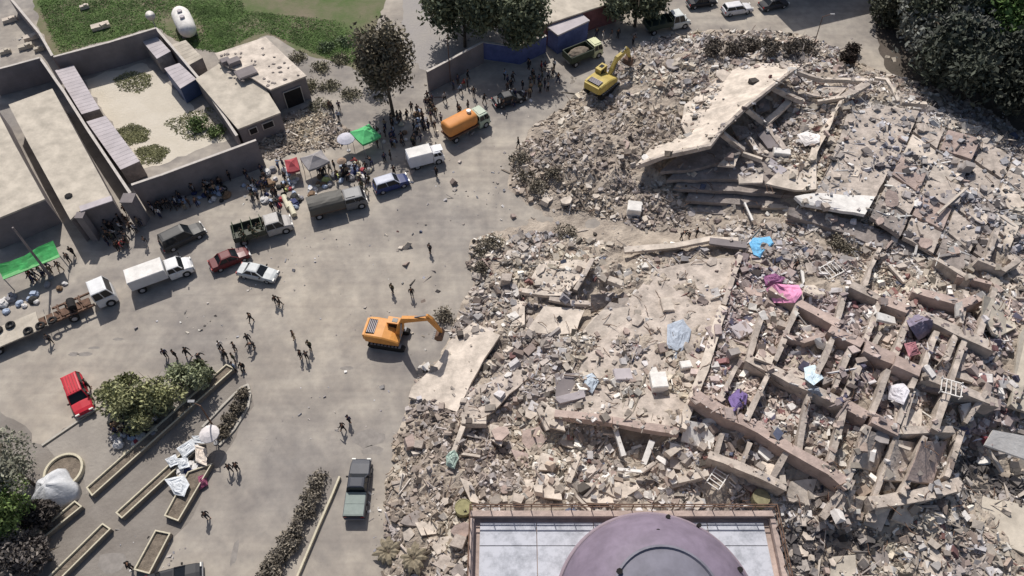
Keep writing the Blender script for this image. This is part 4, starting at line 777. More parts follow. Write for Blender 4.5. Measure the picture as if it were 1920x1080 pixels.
for px, py, lb in [(1340,100,'dark brown brush at the left of the far brush row'),(1375,98,'dark brush second in the far row'),(1410,96,'dark brush in the middle of the far row'),(1445,96,'dark brush right of the middle of the far row'),(1480,98,'dark brush near the street lamp'),(1508,98,'brush at the foot of the far street lamp'),(1586,118,'nearly black stump-like brush left of the grove'),(1596,100,'black brush sprig above the stump-like brush')]:
    shrub(lb, px, py, 1.7 if px < 1550 else 1.1, 1.5 if px < 1550 else 1.8, (.13,.11,.09) if px < 1550 else (.04,.028,.022), 900, 'dry_brush', None, 'brush' if px < 1550 else 'stump', .2)
for px, py, lb in [(985,335,'brown twiggy brush at the left foot of the upper heap'),(1010,350,'brown twiggy brush lower on the upper heap'),(1040,330,'brown brush tangled with rubble above the alley'),(975,300,'thin brown brush at the street side of the heap'),(900,470,'grey-green twiggy heap at the street corner of the middle block'),(925,455,'twiggy heap right of the grey-green one'),(905,505,'twiggy debris lower on the corner heap'),(835,598,'dark twigs under the excavator bucket'),(1060,440,'green-brown twigs at the alley side of the middle block'),(1570,455,'mossy brush on the rubble below the deck edge'),(1590,470,'second mossy brush below the deck edge')]:
    shrub(lb, px, py, 1.3, .8, (.19,.165,.125), 420, 'twig_pile', None, 'twig', .17)
shrub('green bush in the corner of the container yard', 375, 238, 1.5, 1.3, (.12,.17,.06), 1100, 'yard_bush', None, 'yardb', .16)
shrub('second green bush by the yard wall and house', 405, 250, 1.3, 1.0, (.13,.17,.07), 900, 'yard_bush', None, 'yardb', .16)
for px, py, lb in [(600,130,'dry scrub in the middle of the waste ground left of the tall tree'),(560,110,'dry scrub behind the house corner'),(640,115,'dry scrub near the field edge'),(620,165,'dry scrub between house and tall tree'),(660,180,'dry scrub just left of the tall tree'),(585,165,'dry scrub beside the house door'),(650,80,'green-grey scrub at the field border'),(610,90,'green-grey scrub behind the waste ground'),(600,200,'low scrub at the top of the yellowish pile'),(680,70,'scrub on the field near the far yard')]:
    shrub(lb, px, py, 1.5, .7, (.20,.185,.125) if 'dry' in lb or 'low' in lb else (.13,.17,.09), 500, 'dry_scrub', None, 'scrubd' if 'dry' in lb or 'low' in lb else 'scrubg', .17)
# dry palm fronds at the bottom heap
for k, (px, py, lb) in enumerate([(728,1038,'dry palm crown lying at the left foot of the bottom heap'),(775,1050,'dry palm crown lying closer to the tall building')]):
    t = thing('fallen_palm', lb, 'palm', S(px, py, .3)); tb = MB(); tb.cyl((0,0,0), (1.5,.6,.2), .22, .16, 8); tb.build('trunk', M_('bark'), t)
    for i in range(11):
        a = i*6.28/11+random.uniform(-.2,.2); L = random.uniform(1.0,1.6); b = MB(); pts = [Vector((math.cos(a)*L*f, math.sin(a)*L*f, .5*math.sin(f*2.6)-.3*f*f)) for f in (0,.3,.6,.85,1)]; sd_ = Vector((-math.sin(a), math.cos(a), 0))
        vs = []; 
        for p, w in zip(pts, (.04,.2,.24,.16,.02)): vs += [p-sd_*w-Vector((0,0,w*.4)), p+Vector((0,0,.03)), p+sd_*w-Vector((0,0,w*.4))]
        fs = []
        for j in range(4): fs += [(j*3,j*3+1,j*3+4,j*3+3),(j*3+1,j*3+2,j*3+5,j*3+4)]
        b.add(vs, fs).build('frond', mat('frond', (.20,.17,.12), .8, .3, 3), t)
# ================================================================ planters, kerbs, lamp posts
def planter(label, corners, h=.65, rim=.12):
    w = [G(x, y, h) for x, y in corners]; c = sum(w, Vector())/4; o0 = Vector((c.x, c.y, 0)); t = thing('planter', label, 'planter', o0, group='long raised planters of the forecourt')
    q = [v-o0 for v in w]; inn = []
    for i in range(4):
        a, b_, d = q[i-1], q[i], q[(i+1) % 4]; e1 = (a-b_).normalized(); e2 = (d-b_).normalized(); inn.append(b_+(e1+e2)*rim)
    for k in range(4):
        a, b_ = q[k], q[(k+1) % 4]; ia, ib = inn[k], inn[(k+1) % 4]; Z = lambda v, z: Vector((v.x, v.y, z))
    b = MB(); vs = [Vector((v.x*.995,v.y*.995,0)) for v in q]+[Vector((v.x*.995,v.y*.995,h-.07)) for v in q]; b.add(vs, [(i,(i+1)%4,(i+1)%4+4,i+4) for i in range(4)]); b.build('wall', M_('planter'), t)
    b = MB(); vs = [Vector((v.x,v.y,h)) for v in q]+[Vector((v.x,v.y,h)) for v in inn]+[Vector((v.x,v.y,h-.09)) for v in q]+[Vector((v.x,v.y,h-.3)) for v in inn]
    b.add(vs, [(i,(i+1)%4,(i+1)%4+4,i+4) for i in range(4)]+[(i,i+8,(i+1)%4+8,(i+1)%4) for i in range(4)]+[(i+4,(i+1)%4+4,(i+1)%4+12,i+12) for i in range(4)]); b.build('rim', M_('rim'), t)
    b = MB(); b.add([Vector((v.x,v.y,h-.2)) for v in inn], [(0,1,2,3)]); b.build('soil', M_('soil'), t); return t
planter('long planter from the street end down to the crossing, upper left row', [(161,914),(424,682),(440,690),(172,930)])
planter('long planter running up under the white sheets', [(216,961),(352,838),(366,846),(228,972)])
planter('short wide planter end sticking out below the white sheets', [(307,967),(352,884),(398,868),(334,977)])
planter('planter running out of the bottom border at lower left', [(192,980),(70,1100),(90,1108),(208,991)])
planter('short wide planter at the bottom beside the standing man', [(291,993),(320,999),(280,1076),(250,1068)])
planter('thin planter at the left between dark bushes', [(140,938),(40,1022),(52,1032),(154,949)])
c = G(118,882,.5); t = thing('round_planter', 'round planter ring beside the white draped heap', 'planter', (c.x,c.y,0)); b = MB(); b.lathe((0,0,0), [(1.75,0),(1.75,.5),(1.55,.5),(1.55,.25)], 36); b.build('ring', M_('rim'), t); b = MB(); b.lathe((0,0,0), [(1.56,.27),(.1,.31)], 30); b.build('soil', M_('soil'), t)
def kerb(label, pts, h=.18, w=.22, m='kerb', name='kerb'):
    q = [G(x, y) for x, y in pts]; b = MB()
    for i in range(len(q)-1): b.bar(q[i]+Vector((0,0,h/2)), q[i+1]+Vector((0,0,h/2)), w, h+i*.004)
    return tag(b.build(name, M_(m)), label, 'kerb')
kerb('kerb of the parking edge from the red car toward the left trees', [(216,744),(80,836)])
kerb('curved kerb around the shrub island', [(380,802),(420,760),(452,728),(466,722),(470,740),(466,764),(440,806),(412,836)])
kerb('low wall along the dark hedge', [(638,896),(622,935),(600,985),(556,1090)], .4, .18, 'rim', 'low_wall')
def pole_px(label, base, top, h, r=.09, arm=None, m='rust', name='street_lamp', cat='street lamp'):
    p = G(*base); t = thing(name, label, cat, p); q = G(*top, h)-p; b = MB(); b.cyl((0,0,0), (q.x*.3,q.y*.3,h), r, r*.6, 8); b.build('pole', M_(m), t)
    b = MB(); b.cyl((0,0,0), (0,0,.25), r*2, r*1.6, 8); b.build('base', M_('steel'), t)
    if arm:
        a = Vector((q.x*.3,q.y*.3,h)); e = a+Vector(arm); b = MB(); b.cyl(a-Vector((0,0,.05)), e, .05, .04, 6); b.build('arm', M_(m), t); b = MB(); b.box(e+Vector((.1,0,-.05)), (.6,.25,.14)); b.build('lamp_head', M_('steel'), t)
    return t
pole_px('dark street lamp beside the white sheets and curved island', (408,812), (381,748), 5.2, .1, (-.9,.3,.3))
pole_px('thin grey pole standing through the green awning', (96,520), (42,428), 8.5, .16, None, 'wall_grey', 'utility_pole', 'pole')
pole_px('thin pole at the corner of the low wall behind the crowd', (845,156), (842,76), 8, .07, None, 'rust', 'utility_pole', 'pole')
pole_px('far street lamp standing behind the brush row', (1520,104), (1526,38), 6.5, .08, (1.1,0,.4))
# ================================================================ tents, awnings, tables, sheets
def tent(label, corners, h, peak, colr, name='canopy_tent', nm='x', group=None):
    w = [G(x, y, h) for x, y in corners]; c = sum(w, Vector())/4; o0 = Vector((c.x, c.y, 0)); t = thing(name, label, 'tent', o0, group=group); q = [v-o0 for v in w]; m = mat('tent_'+nm, colr, .7, .15, 1.2, .15)
    b = MB(); top = Vector((0,0,peak)); n = 5; vs = []; 
    ring = []
    for i in range(4):
        for k in range(n): ring.append(q[i].lerp(q[(i+1)%4], k/n)-Vector((0,0,.12*math.sin(math.pi*k/n))))
    r2 = [v.lerp(top, .5)-Vector((0,0,.08)) for v in ring]; r3 = [v.lerp(top, .93) for v in ring]; b.loft([ring, r2, r3]); b.build('canopy', m, t)
    b = MB(); rr = [v-Vector((0,0,.3)) for v in ring]; N_ = len(ring); b.add(ring+rr, [(i,(i+1)%N_,(i+1)%N_+N_,i+N_) for i in range(N_)]); b.build('valance', m, t)
    for v in q: b = MB(); b.cyl((v.x*.97,v.y*.97,0), (v.x*.97,v.y*.97,v.z-.02), .04, n=6); b.build('leg', M_('steel'), t)
    return t
tent('bright green square canopy tent in front of the tall tree', [(656,247),(692,232),(714,254),(680,271)], 2.3, 3.0, (.10,.46,.17), nm='green')
tent('grey pyramid tent among the supply piles', [(562,296),(602,281),(618,302),(579,319)], 2.3, 3.1, (.30,.28,.28), nm='grey')
tent('small red tent left of the grey pyramid tent', [(533,300),(556,294),(562,318),(538,322)], 1.7, 2.2, (.34,.06,.07), nm='red')
t = thing('green_awning', 'long green awning sheet stretched below the leftmost street wall', 'awning', (G(50,500).x, G(50,500).y, 0)); o0 = t.location.copy()
e0 = [G(x, y, 2.2)-o0 for x, y in [(6,522),(30,514),(55,504),(80,492),(112,480)]]; e1 = [G(x, y, 2.7)-o0 for x, y in [(-8,498),(20,488),(46,478),(72,464),(100,452)]]
b = MB(); vs = []
for f in (0,.35,.7,1): vs += [a.lerp(d, f)+Vector((0,0,random.uniform(-.1,.1))) for a, d in zip(e0, e1)]
vs2 = [v-Vector((0,0,.04)) for v in vs]; fs = [(r*5+i, r*5+i+1, (r+1)*5+i+1, (r+1)*5+i) for r in range(3) for i in range(4)]
b.add(vs, fs); b.add(vs2, [tuple(reversed(f)) for f in fs]); b.build('sheet', mat('tent_green2', (.035,.27,.07), .7, .3, 1.0, .2), t)
b = MB(); b.bar(e0[0]+Vector((0,0,.05)), e0[-1]+Vector((0,0,.05)), .5, .1, seg=6, jit=.03); b.build('rolled_edge', mat('tent_green3', (.14,.40,.15), .7, .15, 1.0), t)
for v in (e0[0], e0[-1], e0[2]): b = MB(); b.cyl((v.x,v.y,0), (v.x,v.y,v.z), .05, n=6); b.build('leg', M_('steel'), t)
for lb, px, py, r, cc in [('pale round parasol left of the green canopy tent', 648, 258, 1.15, (.48,.47,.52)), ('small brown parasol by the supply piles', 640, 300, .6, (.35,.25,.18)), ('white round parasol above the white sheets', 391, 812, .95, (.62,.58,.57))]:
    p = G(px, py, 2.2); t = thing('parasol', lb, 'parasol', (p.x,p.y,0)); b = MB(); b.lathe((0,0,0), [(r,2.0),(r*.97,2.06),(r*.5,2.3),(.05,2.42)], 12); b.build('canopy', mat('paras'+lb[:5], cc, .7, .1, 2), t); b = MB(); b.cyl((0,0,0), (0,0,2.35), .035, n=6); b.build('pole', M_('steel'), t); b = MB(); b.cyl((0,0,0), (0,0,.1), .25, n=10); b.build('base', M_('steel'), t)
WS = [('white sheet at the top of the planter piles', [(338,848),(366,828),(378,842),(350,868)]), ('white board pair at the bottom of the planter piles', [(316,905),(350,896),(362,914),(352,938),(332,932)]), ('pale cream cloth beside the street on the planter piles', [(372,842),(392,846),(394,880),(372,872)]), ('lilac white sheet at the left of the planter piles', [(316,868),(334,858),(344,876),(326,884)]), ('white sheet below the parasol', [(366,824),(386,822),(388,838),(370,838)]), ('grey-white sheet in the middle of the planter piles', [(334,868),(356,862),(362,880),(344,888)])]
for lb, pts in WS: cloth(lb, pts, (.60,.62,.64) if 'cream' not in lb else (.66,.58,.50), 'sheet', 'sheet', h=.15, dz=.8, nm='ws'+lb[:14])
cloth('red and violet cloth bundle beside the planter on the street', [(372,896),(388,890),(392,912),(376,920)], (.28,.08,.14), 'cloth_bundle', 'cloth', h=.5, dz=.2)
t = thing('draped_heap', 'white tarp draped over a heap beside the round planter', 'draped heap', G(105,925)); b = MB(); rings = []
for r, z in ((2.1,.05),(1.9,.6),(1.4,1.35),(.8,1.9),(.2,2.15)): rings.append([Vector((r*math.cos(a)*(1+.16*math.sin(3*a+r)), r*math.sin(a)*(1+.12*math.cos(4*a)), z+.12*math.sin(5*a))) for a in [2*math.pi*k/26 for k in range(26)]])
b.loft(rings); b.build('tarp', mat('tarp_white', (.55,.56,.58), .6, .15, 1.2, .3), t, smooth=True); 
b = MB(); b.bar((1.6,-.8,.2), (2.5,-1.6,.1), .2, .15, seg=3, jit=.03); b.build('plank', M_('concrete_pale'), t)
# supplies and bundles on the street side, each its own thing
BC = [('white',(.62,.60,.58)),('pale blue',(.38,.44,.55)),('navy',(.05,.06,.14)),('cream',(.58,.52,.38)),('red',(.36,.06,.07)),('brown',(.20,.13,.08)),('grey',(.28,.27,.28)),('yellow-green',(.50,.52,.20)),('black',(.03,.03,.03))]
def bundle(label, px, py, r, colr, nm, group):
    p = S(px, py); b = MB(); b.blob((0,0,r*.35), (r*random.uniform(.8,1.3), r*random.uniform(.7,1), r*.6), 9, 6, .16)
    if random.random() < .5: b.box((0,0,r*.85), (r*1.1, r*.8, r*.35), random.uniform(0,3))
    o = b.build('supply_bundle', mat('bun_'+nm, colr, .8, .2, 3, .2), recenter=False); o.location = p; o.rotation_euler.z = random.uniform(0,6.28); tag(o, label, 'bundle', group); return o
BS = {}
for reg, n, where_ in [([(455,350),(530,310),(560,330),(560,390),(500,385)], 46, 'in the pile left of the tents'), ([(530,350),(600,330),(640,330),(600,370),(545,395)], 34, 'in the pile below the grey tent'), ([(618,315),(690,300),(694,340),(640,345)], 26, 'in the pile right of the grey tent'), ([(300,370),(430,345),(440,375),(330,395)], 26, 'at the foot of the shaded street wall'), ([(330,880),(372,862),(380,900),(350,925)], 22, 'among the white sheets on the planter'), ([(205,790),(300,770),(300,820),(230,860)], 22, 'in the shade of the median bushes'), ([(0,555),(60,545),(120,520),(130,535),(60,575),(0,590)], 16, 'on the pavement behind the flatbed truck'), ([(700,240),(800,200),(830,230),(730,280)], 16, 'among the crowd under the tall tree')]:
    k = 0
    while k < n:
        xs = [p[0] for p in reg]; ys = [p[1] for p in reg]; px, py = random.uniform(min(xs), max(xs)), random.uniform(min(ys), max(ys))
        if not inpoly(px, py, reg): continue
        nm, cc = random.choices(BC, [6,3,2,3,1.5 if 'tent' in where_ else .4,2,3,1,2])[0]; r = random.choice((.3,.4,.55)); k += 1
        lab = {.3:'small',.4:'rounded',.55:'large'}[r]+' '+nm+' bundle '+where_; BS.setdefault(lab, []).append(bundle(lab, px, py, r, cc, nm, 'bundles of supplies along the street'))
for px, py, lb in [(538,382,'long cream mattress roll in the supply pile'),(548,395,'cream roll end nearest the street')]:
    p = S(px, py); b = MB(); b.cyl((-1.1,0,.3), (1.1,0,.3), .32, n=14); b.cyl((-1.13,0,.3), (1.13,0,.3), .16, n=10); o = b.build('mattress_roll', mat('creamroll', (.62,.58,.44), .8, .1, 2), recenter=False); o.location = p; o.rotation_euler.z = -1.1; tag(o, lb, 'roll')
# yellowish brush heap between house and tents
hp = [(490,240),(560,205),(620,215),(660,250),(640,275),(560,285),(500,300),(470,285)]
pts = []
while len(pts) < 2600:
    px, py = random.uniform(465,665), random.uniform(200,305)
    if inpoly(px, py, hp): q = G(px, py); pts.append((q.x, q.y))
scatter('rubble_pile', 'yellowish brush and stones between the house and the tents', 'rubble', pts, .08, .5, 'brown', .4, .3)
pts = []
for (ax, ay), (bx, by), w in [((480,520),(760,420),70),((620,600),(860,500),60),((540,800),(700,700),90),((300,640),(440,600),60),((690,900),(716,1070),14),((960,270),(940,350),40),((850,330),(930,400),60),((440,330),(520,400),40),((230,1000),(330,1060),60),((20,60),(80,120),40),((480,520),(620,470),60)]:
    for _ in range(24):
        f = random.random(); q = G(ax+(bx-ax)*f+random.uniform(-w,w), ay+(by-ay)*f+random.uniform(-w,w)*.6); pts.append((q.x, q.y))
scatter('litter', 'scraps of paper and small litter strewn over the street', 'litter', pts, .08, .32, 'grey', .85, .1)
# dark worn patches and shoe-worn stains on the street
for i, (px, py, a, b_) in enumerate([(690,822,1.5,1.0),(212,1052,1.2,1.0),(160,664,.8,.25),(178,652,.7,.2),(222,636,.6,.2),(138,664,.6,.25),(508,850,.3,.8),(440,1035,.3,1.2),(700,845,1.0,.5),(650,690,.6,.25)]):
    p = G(px, py); q = [p+Vector((a*math.cos(t)*random.uniform(.7,1.2), b_*math.sin(t)*random.uniform(.7,1.2), 0)) for t in [k*math.pi/7 for k in range(14)]]; sheet('stain', q, .006, mat('stain', (.25,.228,.208), .95, .15, 1.5))
# ================================================================ vehicles
def paint(nm, c): return mat('paint_'+nm, c, .5, .09, 1.6, 0, coat=.08, spec=.35)
def wheels(t, xs, w, r=.36, tw=.24, dual=False):
    for x in xs:
        for s in (1, -1):
            b = MB(); y = s*(w/2-.02); b.cyl((x,y-s*tw*(2 if dual else 1),r), (x,y,r), r, n=14); o = b.build('wheel', M_('tyre'), t)
            b = MB(); b.cyl((x,y-s*.01,r), (x,y+s*.015,r), r*.55, n=10); b.build('rim', M_('rimmetal'), o)
def house(t, body, zb, H, x0, x1, xr0, xr1, wb, wr, roofm, quad=True):
    "glass and roof of a cabin: belt from x0 to x1 at height zb, roof from xr0 to xr1 at height H"
    B = [Vector((x0,-wb,zb)), Vector((x1,-wb,zb)), Vector((x1,wb,zb)), Vector((x0,wb,zb))]; T = [Vector((xr0,-wr,H-.05)), Vector((xr1,-wr,H-.05)), Vector((xr1,wr,H-.05)), Vector((xr0,wr,H-.05))]
    g = M_('glass')
    for nm, i, j in (('side_window',0,1),('windscreen',1,2),('side_window',2,3),('rear_window',3,0)):
        b = MB(); a0, a1, c1, c0 = B[i], B[j], T[j], T[i]; b.add([a0,a1,c1,c0], [(0,1,2,3)]); b.build(nm, g, t)
    b = MB(); R0 = [v+Vector((0,0,0)) for v in T]; e = .05
    ring0 = [Vector((v.x*1.0+(-e if k in (0,3) else e), v.y+(e if v.y > 0 else -e)*.5, H-.06)) for k, v in enumerate(T)]
    ring1 = [Vector((v.x, v.y*.96, H)) for v in T]; cx = (xr0+xr1)/2
    ring2 = [Vector((cx+(v.x-cx)*.8, v.y*.7, H+.035)) for v in T]; b.loft([ring0, ring1, ring2])
    for k in range(4): b.bar(B[k]+Vector((0,0,-.02)), T[k], .09, .09)
    for s in (-1, 1): b.bar(((x0+x1)/2, s*wb*1.005, zb), ((xr0+xr1)/2, s*wr*1.01, H-.05), .08, .05)
    b.build('roof', roofm, t)
def shell(t, L, W, prof, pm, name='body'):
    "lower body lofted along its length; prof: (x, half width, top z)"
    rings = [[Vector((x,-w*.94,.28)), Vector((x,-w,.55)), Vector((x,-w*.985,zt-.14)), Vector((x,-w*.88,zt)), Vector((x,0,zt+.03)), Vector((x,w*.88,zt)), Vector((x,w*.985,zt-.14)), Vector((x,w,.55)), Vector((x,w*.94,.28))] for x, w, zt in prof]
    b = MB(); b.loft(rings); return b.build(name, pm, t)
def lights(t, L, W, zf=.68, zr=.75):
    for s in (-1, 1):
        b = MB(); b.box((L/2-.04, s*(W/2-.28), zf), (.12,.36,.17)); b.build('headlight', M_('lamp'), t)
        b = MB(); b.box((-L/2+.03, s*(W/2-.2), zr), (.1,.26,.2)); b.build('tail_light', M_('red_lamp'), t)
    for x, nm in ((L/2, 'front_bumper'), (-L/2, 'rear_bumper')):
        b = MB(); b.box((x, 0, .45), (.16, W*.9, .2)); b.build(nm, M_('steel'), t)
    for s in (-1, 1):
        b = MB(); b.box((L*.17, s*(W/2+.08), 1.0), (.12,.2,.14)); b.build('mirror', M_('dark'), t)
def place_v(name, label, cat, rear, front, L, z=.7, group=None, center=None):
    a, b_ = G(*rear, z), G(*front, z); c = (a+b_)/2; d = b_-a; return thing(name, label, cat, (c.x, c.y, .012), math.atan2(d.y, d.x), group)
def sedan(label, rear, front, L, W, H, colr, nm, kind='sedan', roofc=None, rack=False, group='cars standing on the street'):
    t = place_v('car' if kind != 'suv' else 'estate_car', label, 'car', rear, front, L, group=group); pm = paint(nm, colr); rm_ = paint(nm+'r', roofc) if roofc else pm; w = W/2
    if kind == 'sedan':
        shell(t, L, W, [(-L/2,w*.82,.78),(-L*.46,w*.93,.95),(-L*.3,w,.98),(0,w,.95),(L*.2,w,.92),(L*.4,w*.95,.8),(L*.47,w*.88,.7),(L/2,w*.72,.58)], pm); house(t, None, .93, H, -L*.33, L*.22, -L*.2, L*.06, w*.86, w*.68, rm_)
    else:
        shell(t, L, W, [(-L/2,w*.88,.95),(-L*.47,w*.96,1.05),(-L*.2,w,1.05),(.05,w,1.03),(L*.25,w,1.0),(L*.4,w*.96,.92),(L*.47,w*.9,.8),(L/2,w*.76,.62)], pm); house(t, None, 1.02, H, -L*.48, L*.22, -L*.43, L*.08, w*.9, w*.74, rm_)
    if rack:
        for y in np.linspace(-w*.55, w*.55, 5):
            b = MB(); b.bar((-L*.4,y,H+.07), (L*.05,y,H+.07), .06, .05); b.build('roof_bar', paint(nm+'d', tuple(c*.6 for c in colr)), t)
    wheels(t, (-L*.31, L*.31), W, .33 if kind == 'sedan' else .37); lights(t, L, W, .64 if kind == 'sedan' else .8); return t
def bed_open(t, x0, x1, w, zf, hh, pm, nm='cargo_bed'):
    b = MB(); b.box(((x0+x1)/2,0,zf), (x1-x0, 2*w, .1)); b.build(nm, pm, t)
    for lb, c, s in (('side_board',((x0+x1)/2,-w,zf+hh/2),(x1-x0,.08,hh)), ('side_board',((x0+x1)/2,w,zf+hh/2),(x1-x0,.08,hh)), ('tailgate',(x0,0,zf+hh/2),(.08,2*w-.1,hh)), ('front_board',(x1,0,zf+hh/2),(.08,2*w-.1,hh))):
        b = MB(); b.box(c, s); b.build(lb, pm, t)
def pickup(label, rear, front, L, W, H, colr, nm, cover=None):
    t = place_v('pickup_truck', label, 'pickup', rear, front, L); pm = paint(nm, colr); w = W/2
    shell(t, L, W, [(-L*.10,w,1.1),(.1,w,1.1),(L*.22,w,1.08),(L*.4,w*.96,1.0),(L*.47,w*.9,.88),(L/2,w*.78,.7)], pm); house(t, None, 1.08, H, -L*.10, L*.22, -L*.06, L*.10, w*.9, w*.74, pm)
    b = MB(); b.box((-L*.3,0,.72), (L*.4, W*.97, .75)); b.build('cargo_bed', pm, t)
    b = MB(); b.box((-L*.3,0,1.14), (L*.385, W*.9, .08)); 
    for k in range(3): b.bar((-L*.49+.1+k*L*.18,-w*.86,1.19), (-L*.49+.1+k*L*.18,w*.86,1.19), .07, .03)
    b.build('bed_cover', mat('cover_'+nm, cover, .6, .08, 2), t); wheels(t, (-L*.32, L*.32), W, .4); lights(t, L, W, .82, .9); return t
def truck(label, rear, front, L, W, H, cabc, nm, kind, cargo=None, cabL=1.9, zf=.95, cat='truck', name='truck', cabH=None):
    t = place_v(name, label, cat, rear, front, L, z=.9); pm = paint(nm, cabc); w = W/2; cabH = cabH or H; f = L/2
    b = MB(); b.box((-.2,0,.62), (L-.6, .9, .28)); b.build('chassis', M_('steel'), t)
    hood = kind in ('army','box'); x0 = f-cabL
    if hood:
        hl = .95; shell(t, L, W, [(x0,w*.95,1.3),(x0+.1,w*.96,1.32),(f-hl,w*.96,1.28),(f-.4,w*.92,1.15),(f-.1,w*.86,1.0),(f,w*.74,.8)], pm, 'cab'); house(t, None, 1.28, cabH, x0, f-hl+.1, x0+.08, f-hl-.35, w*.9, w*.76, pm)
    else:
        shell(t, L, W, [(x0,w*.95,1.45),(x0+.1,w*.96,1.45),(f-.25,w*.96,1.4),(f-.05,w*.93,1.3),(f,w*.88,1.1)], pm, 'cab'); house(t, None, 1.4, cabH, x0, f-.08, x0+.05, f-.4, w*.93, w*.84, pm)
        b = MB(); b.box((x0+.75,0,cabH+.05), (1.1, W*.6, .1)); b.build('roof_hatch', pm, t)
    x1 = x0-.12; xr = -L/2; cm = mat('cargo_'+nm+kind, cargo or (.5,.5,.5), .6, .08, .8)
    if kind in ('box','van'):
        b = MB(); b.box(((xr+x1)/2,0,(zf+H+.25)/2), (x1-xr, W, H+.25-zf)); e = .04
        for k in range(5): b.bar((xr+.2+k*(x1-xr-.4)/4,-w-.01,zf+.1), (xr+.2+k*(x1-xr-.4)/4,-w-.01,H+.2), .05, .03)
        b.build('cargo_box', cm, t); b = MB(); b.box(((xr+x1)/2,0,H+.27), (x1-xr-.1, W-.1, .05)); b.build('box_roof', M_('plaster_white'), t)
        b = MB(); b.box((xr-.02,0,(zf+H)/2), (.05,W*.85,H-zf-.1)); b.build('rear_door', cm, t)
    elif kind == 'canvas':
        n = 7; rings = []
        for k in range(n):
            x = xr+(x1-xr)*k/(n-1); s = .14*math.sin(k*math.pi) + random.uniform(-.09,.09)
            rings.append([Vector((x,-w,zf))]+[Vector((x+random.uniform(-.05,.05), -w*math.cos(a)*1.02, zf+.9+(H-zf-.7+s)*math.sin(a)+random.uniform(-.05,.05))) for a in np.linspace(0,math.pi,9)]+[Vector((x,w,zf))])
        b = MB(); b.loft(rings); b.build('canvas_cover', cm, t); b = MB(); b.box(((xr+x1)/2,0,zf-.05), (x1-xr,W,.12)); b.build('bed_floor', M_('rust'), t)
    elif kind in ('open','army'):
        bed_open(t, xr, x1, w, zf, .75, cm)
        for k in range(4):
            x = xr+.3+k*(x1-xr-.5)/3; b = MB(); b.bar((x,-w,zf+.7),(x,-w*.9,zf+1.35),.06); b.bar((x,-w*.9,zf+1.35),(x,w*.9,zf+1.35),.06); b.bar((x,w*.9,zf+1.35),(x,w,zf+.7),.06); b.build('hoop', M_('green_army'), t)
    elif kind == 'tank':
        b = MB(); r = w*.92; b.loft([[Vector((x, rr*1.05*math.copysign(abs(math.cos(2*math.pi*k/18))**.6, math.cos(2*math.pi*k/18)), zf+.15+r*.8+rr*.85*math.copysign(abs(math.sin(2*math.pi*k/18))**.6, math.sin(2*math.pi*k/18)))) for k in range(18)] for x, rr in ((xr,.6*r),(xr+.15,.95*r),(xr+.4,r),(x1-.5,r),(x1-.2,.92*r),(x1,.6*r))]); b.build('tank', cm, t, smooth=True)
        b = MB(); b.box(((xr+x1)/2,0,zf), (x1-xr,W*.9,.2)); b.build('bed_frame', M_('rust'), t)
        b = MB(); b.cyl((x1-.8,0,zf+.2+r*1.6),(x1-.8,0,zf+.4+r*1.7),.3); b.build('filler_cap', M_('lamp'), t)
    elif kind == 'dump':
        bed_open(t, xr, x1, w, zf, 1.0, cm); b = MB(); b.blob(((xr+x1)/2,0,zf+.55), ((x1-xr)*.46,w*.85,.5), 12, 6, .1); b.build('load', M_('soil'), t)
    wheels(t, (f-.75 if not hood else f-.9, xr+.9), W, .46, .28, True)
    b = MB(); b.box((f+.02,0,.62), (.14,W*.92,.26)); b.build('front_bumper', M_('steel'), t)
    for s in (-1,1):
        b = MB(); b.box((f+.0, s*w*.62, .95), (.1,.3,.2)); b.build('headlight', M_('lamp'), t)
        b = MB(); b.box((f-cabL*.35, s*(w+.14), 1.75), (.1,.14,.4)); b.build('mirror', M_('dark'), t)
    return t
pickup('dark blue-grey pickup with pale green bed cover parked beside the bottom heap', (664,968), (678,864), 5.5, 1.95, 1.8, (.035,.04,.055), 'darkblue', (.22,.26,.24))
sedan('bright red estate car with roof bars beside the median bushes', (134,706), (160,776), 4.7, 1.85, 1.75, (.50,.018,.035), 'red', 'suv', rack=True)
truck('white box truck, boxy and clean, next to the flatbed cab', (250,532), (354,494), 6.6, 2.1, 2.05, (.66,.66,.66), 'white', 'box', (.60,.60,.61), 2.6, cat='box truck', name='box_truck', cabH=1.9)
sedan('dark grey-green van standing below the gateway crowd', (303,462), (380,425), 5.0, 1.95, 1.95, (.045,.045,.045), 'darkvan', 'suv')
truck('army pickup truck with men in its open bed and pale bonnet', (438,444), (546,413), 6.6, 2.15, 2.1, (.38,.36,.34), 'palearmy', 'army', (.06,.065,.05), 2.9, cat='army truck', name='army_truck')
sedan('dark red shiny hatchback between the army truck and the silver car', (396,498), (463,470), 4.4, 1.75, 1.48, (.13,.02,.022), 'darkred')
sedan('silver sedan nearest the open street', (449,503), (517,517), 4.4, 1.75, 1.45, (.50,.52,.52), 'silver')
truck('dark truck under a rumpled grey-brown canvas cover', (582,394), (683,368), 6.7, 2.2, 2.2, (.17,.17,.175), 'greycab', 'canvas', (.10,.095,.085), 2.5, cat='army truck', name='army_truck', cabH=1.95)
sedan('dark blue estate car with silvery roof', (704,352), (762,334), 4.3, 1.75, 1.7, (.03,.045,.14), 'navy', 'suv', roofc=(.42,.44,.52))
truck('small white delivery van at the head of the parked row', (768,303), (827,288), 4.4, 1.8, 2.0, (.68,.68,.70), 'vanwhite', 'van', (.70,.70,.73), 1.3, zf=.6, cat='van', name='delivery_van', cabH=1.9)
truck('orange-bodied work truck with pale green cab', (838,254), (908,218), 6.4, 2.3, 2.3, (.36,.42,.33), 'palegreen', 'tank', (.60,.25,.07), 1.7, cat='tanker', name='tank_truck', cabH=2.2)
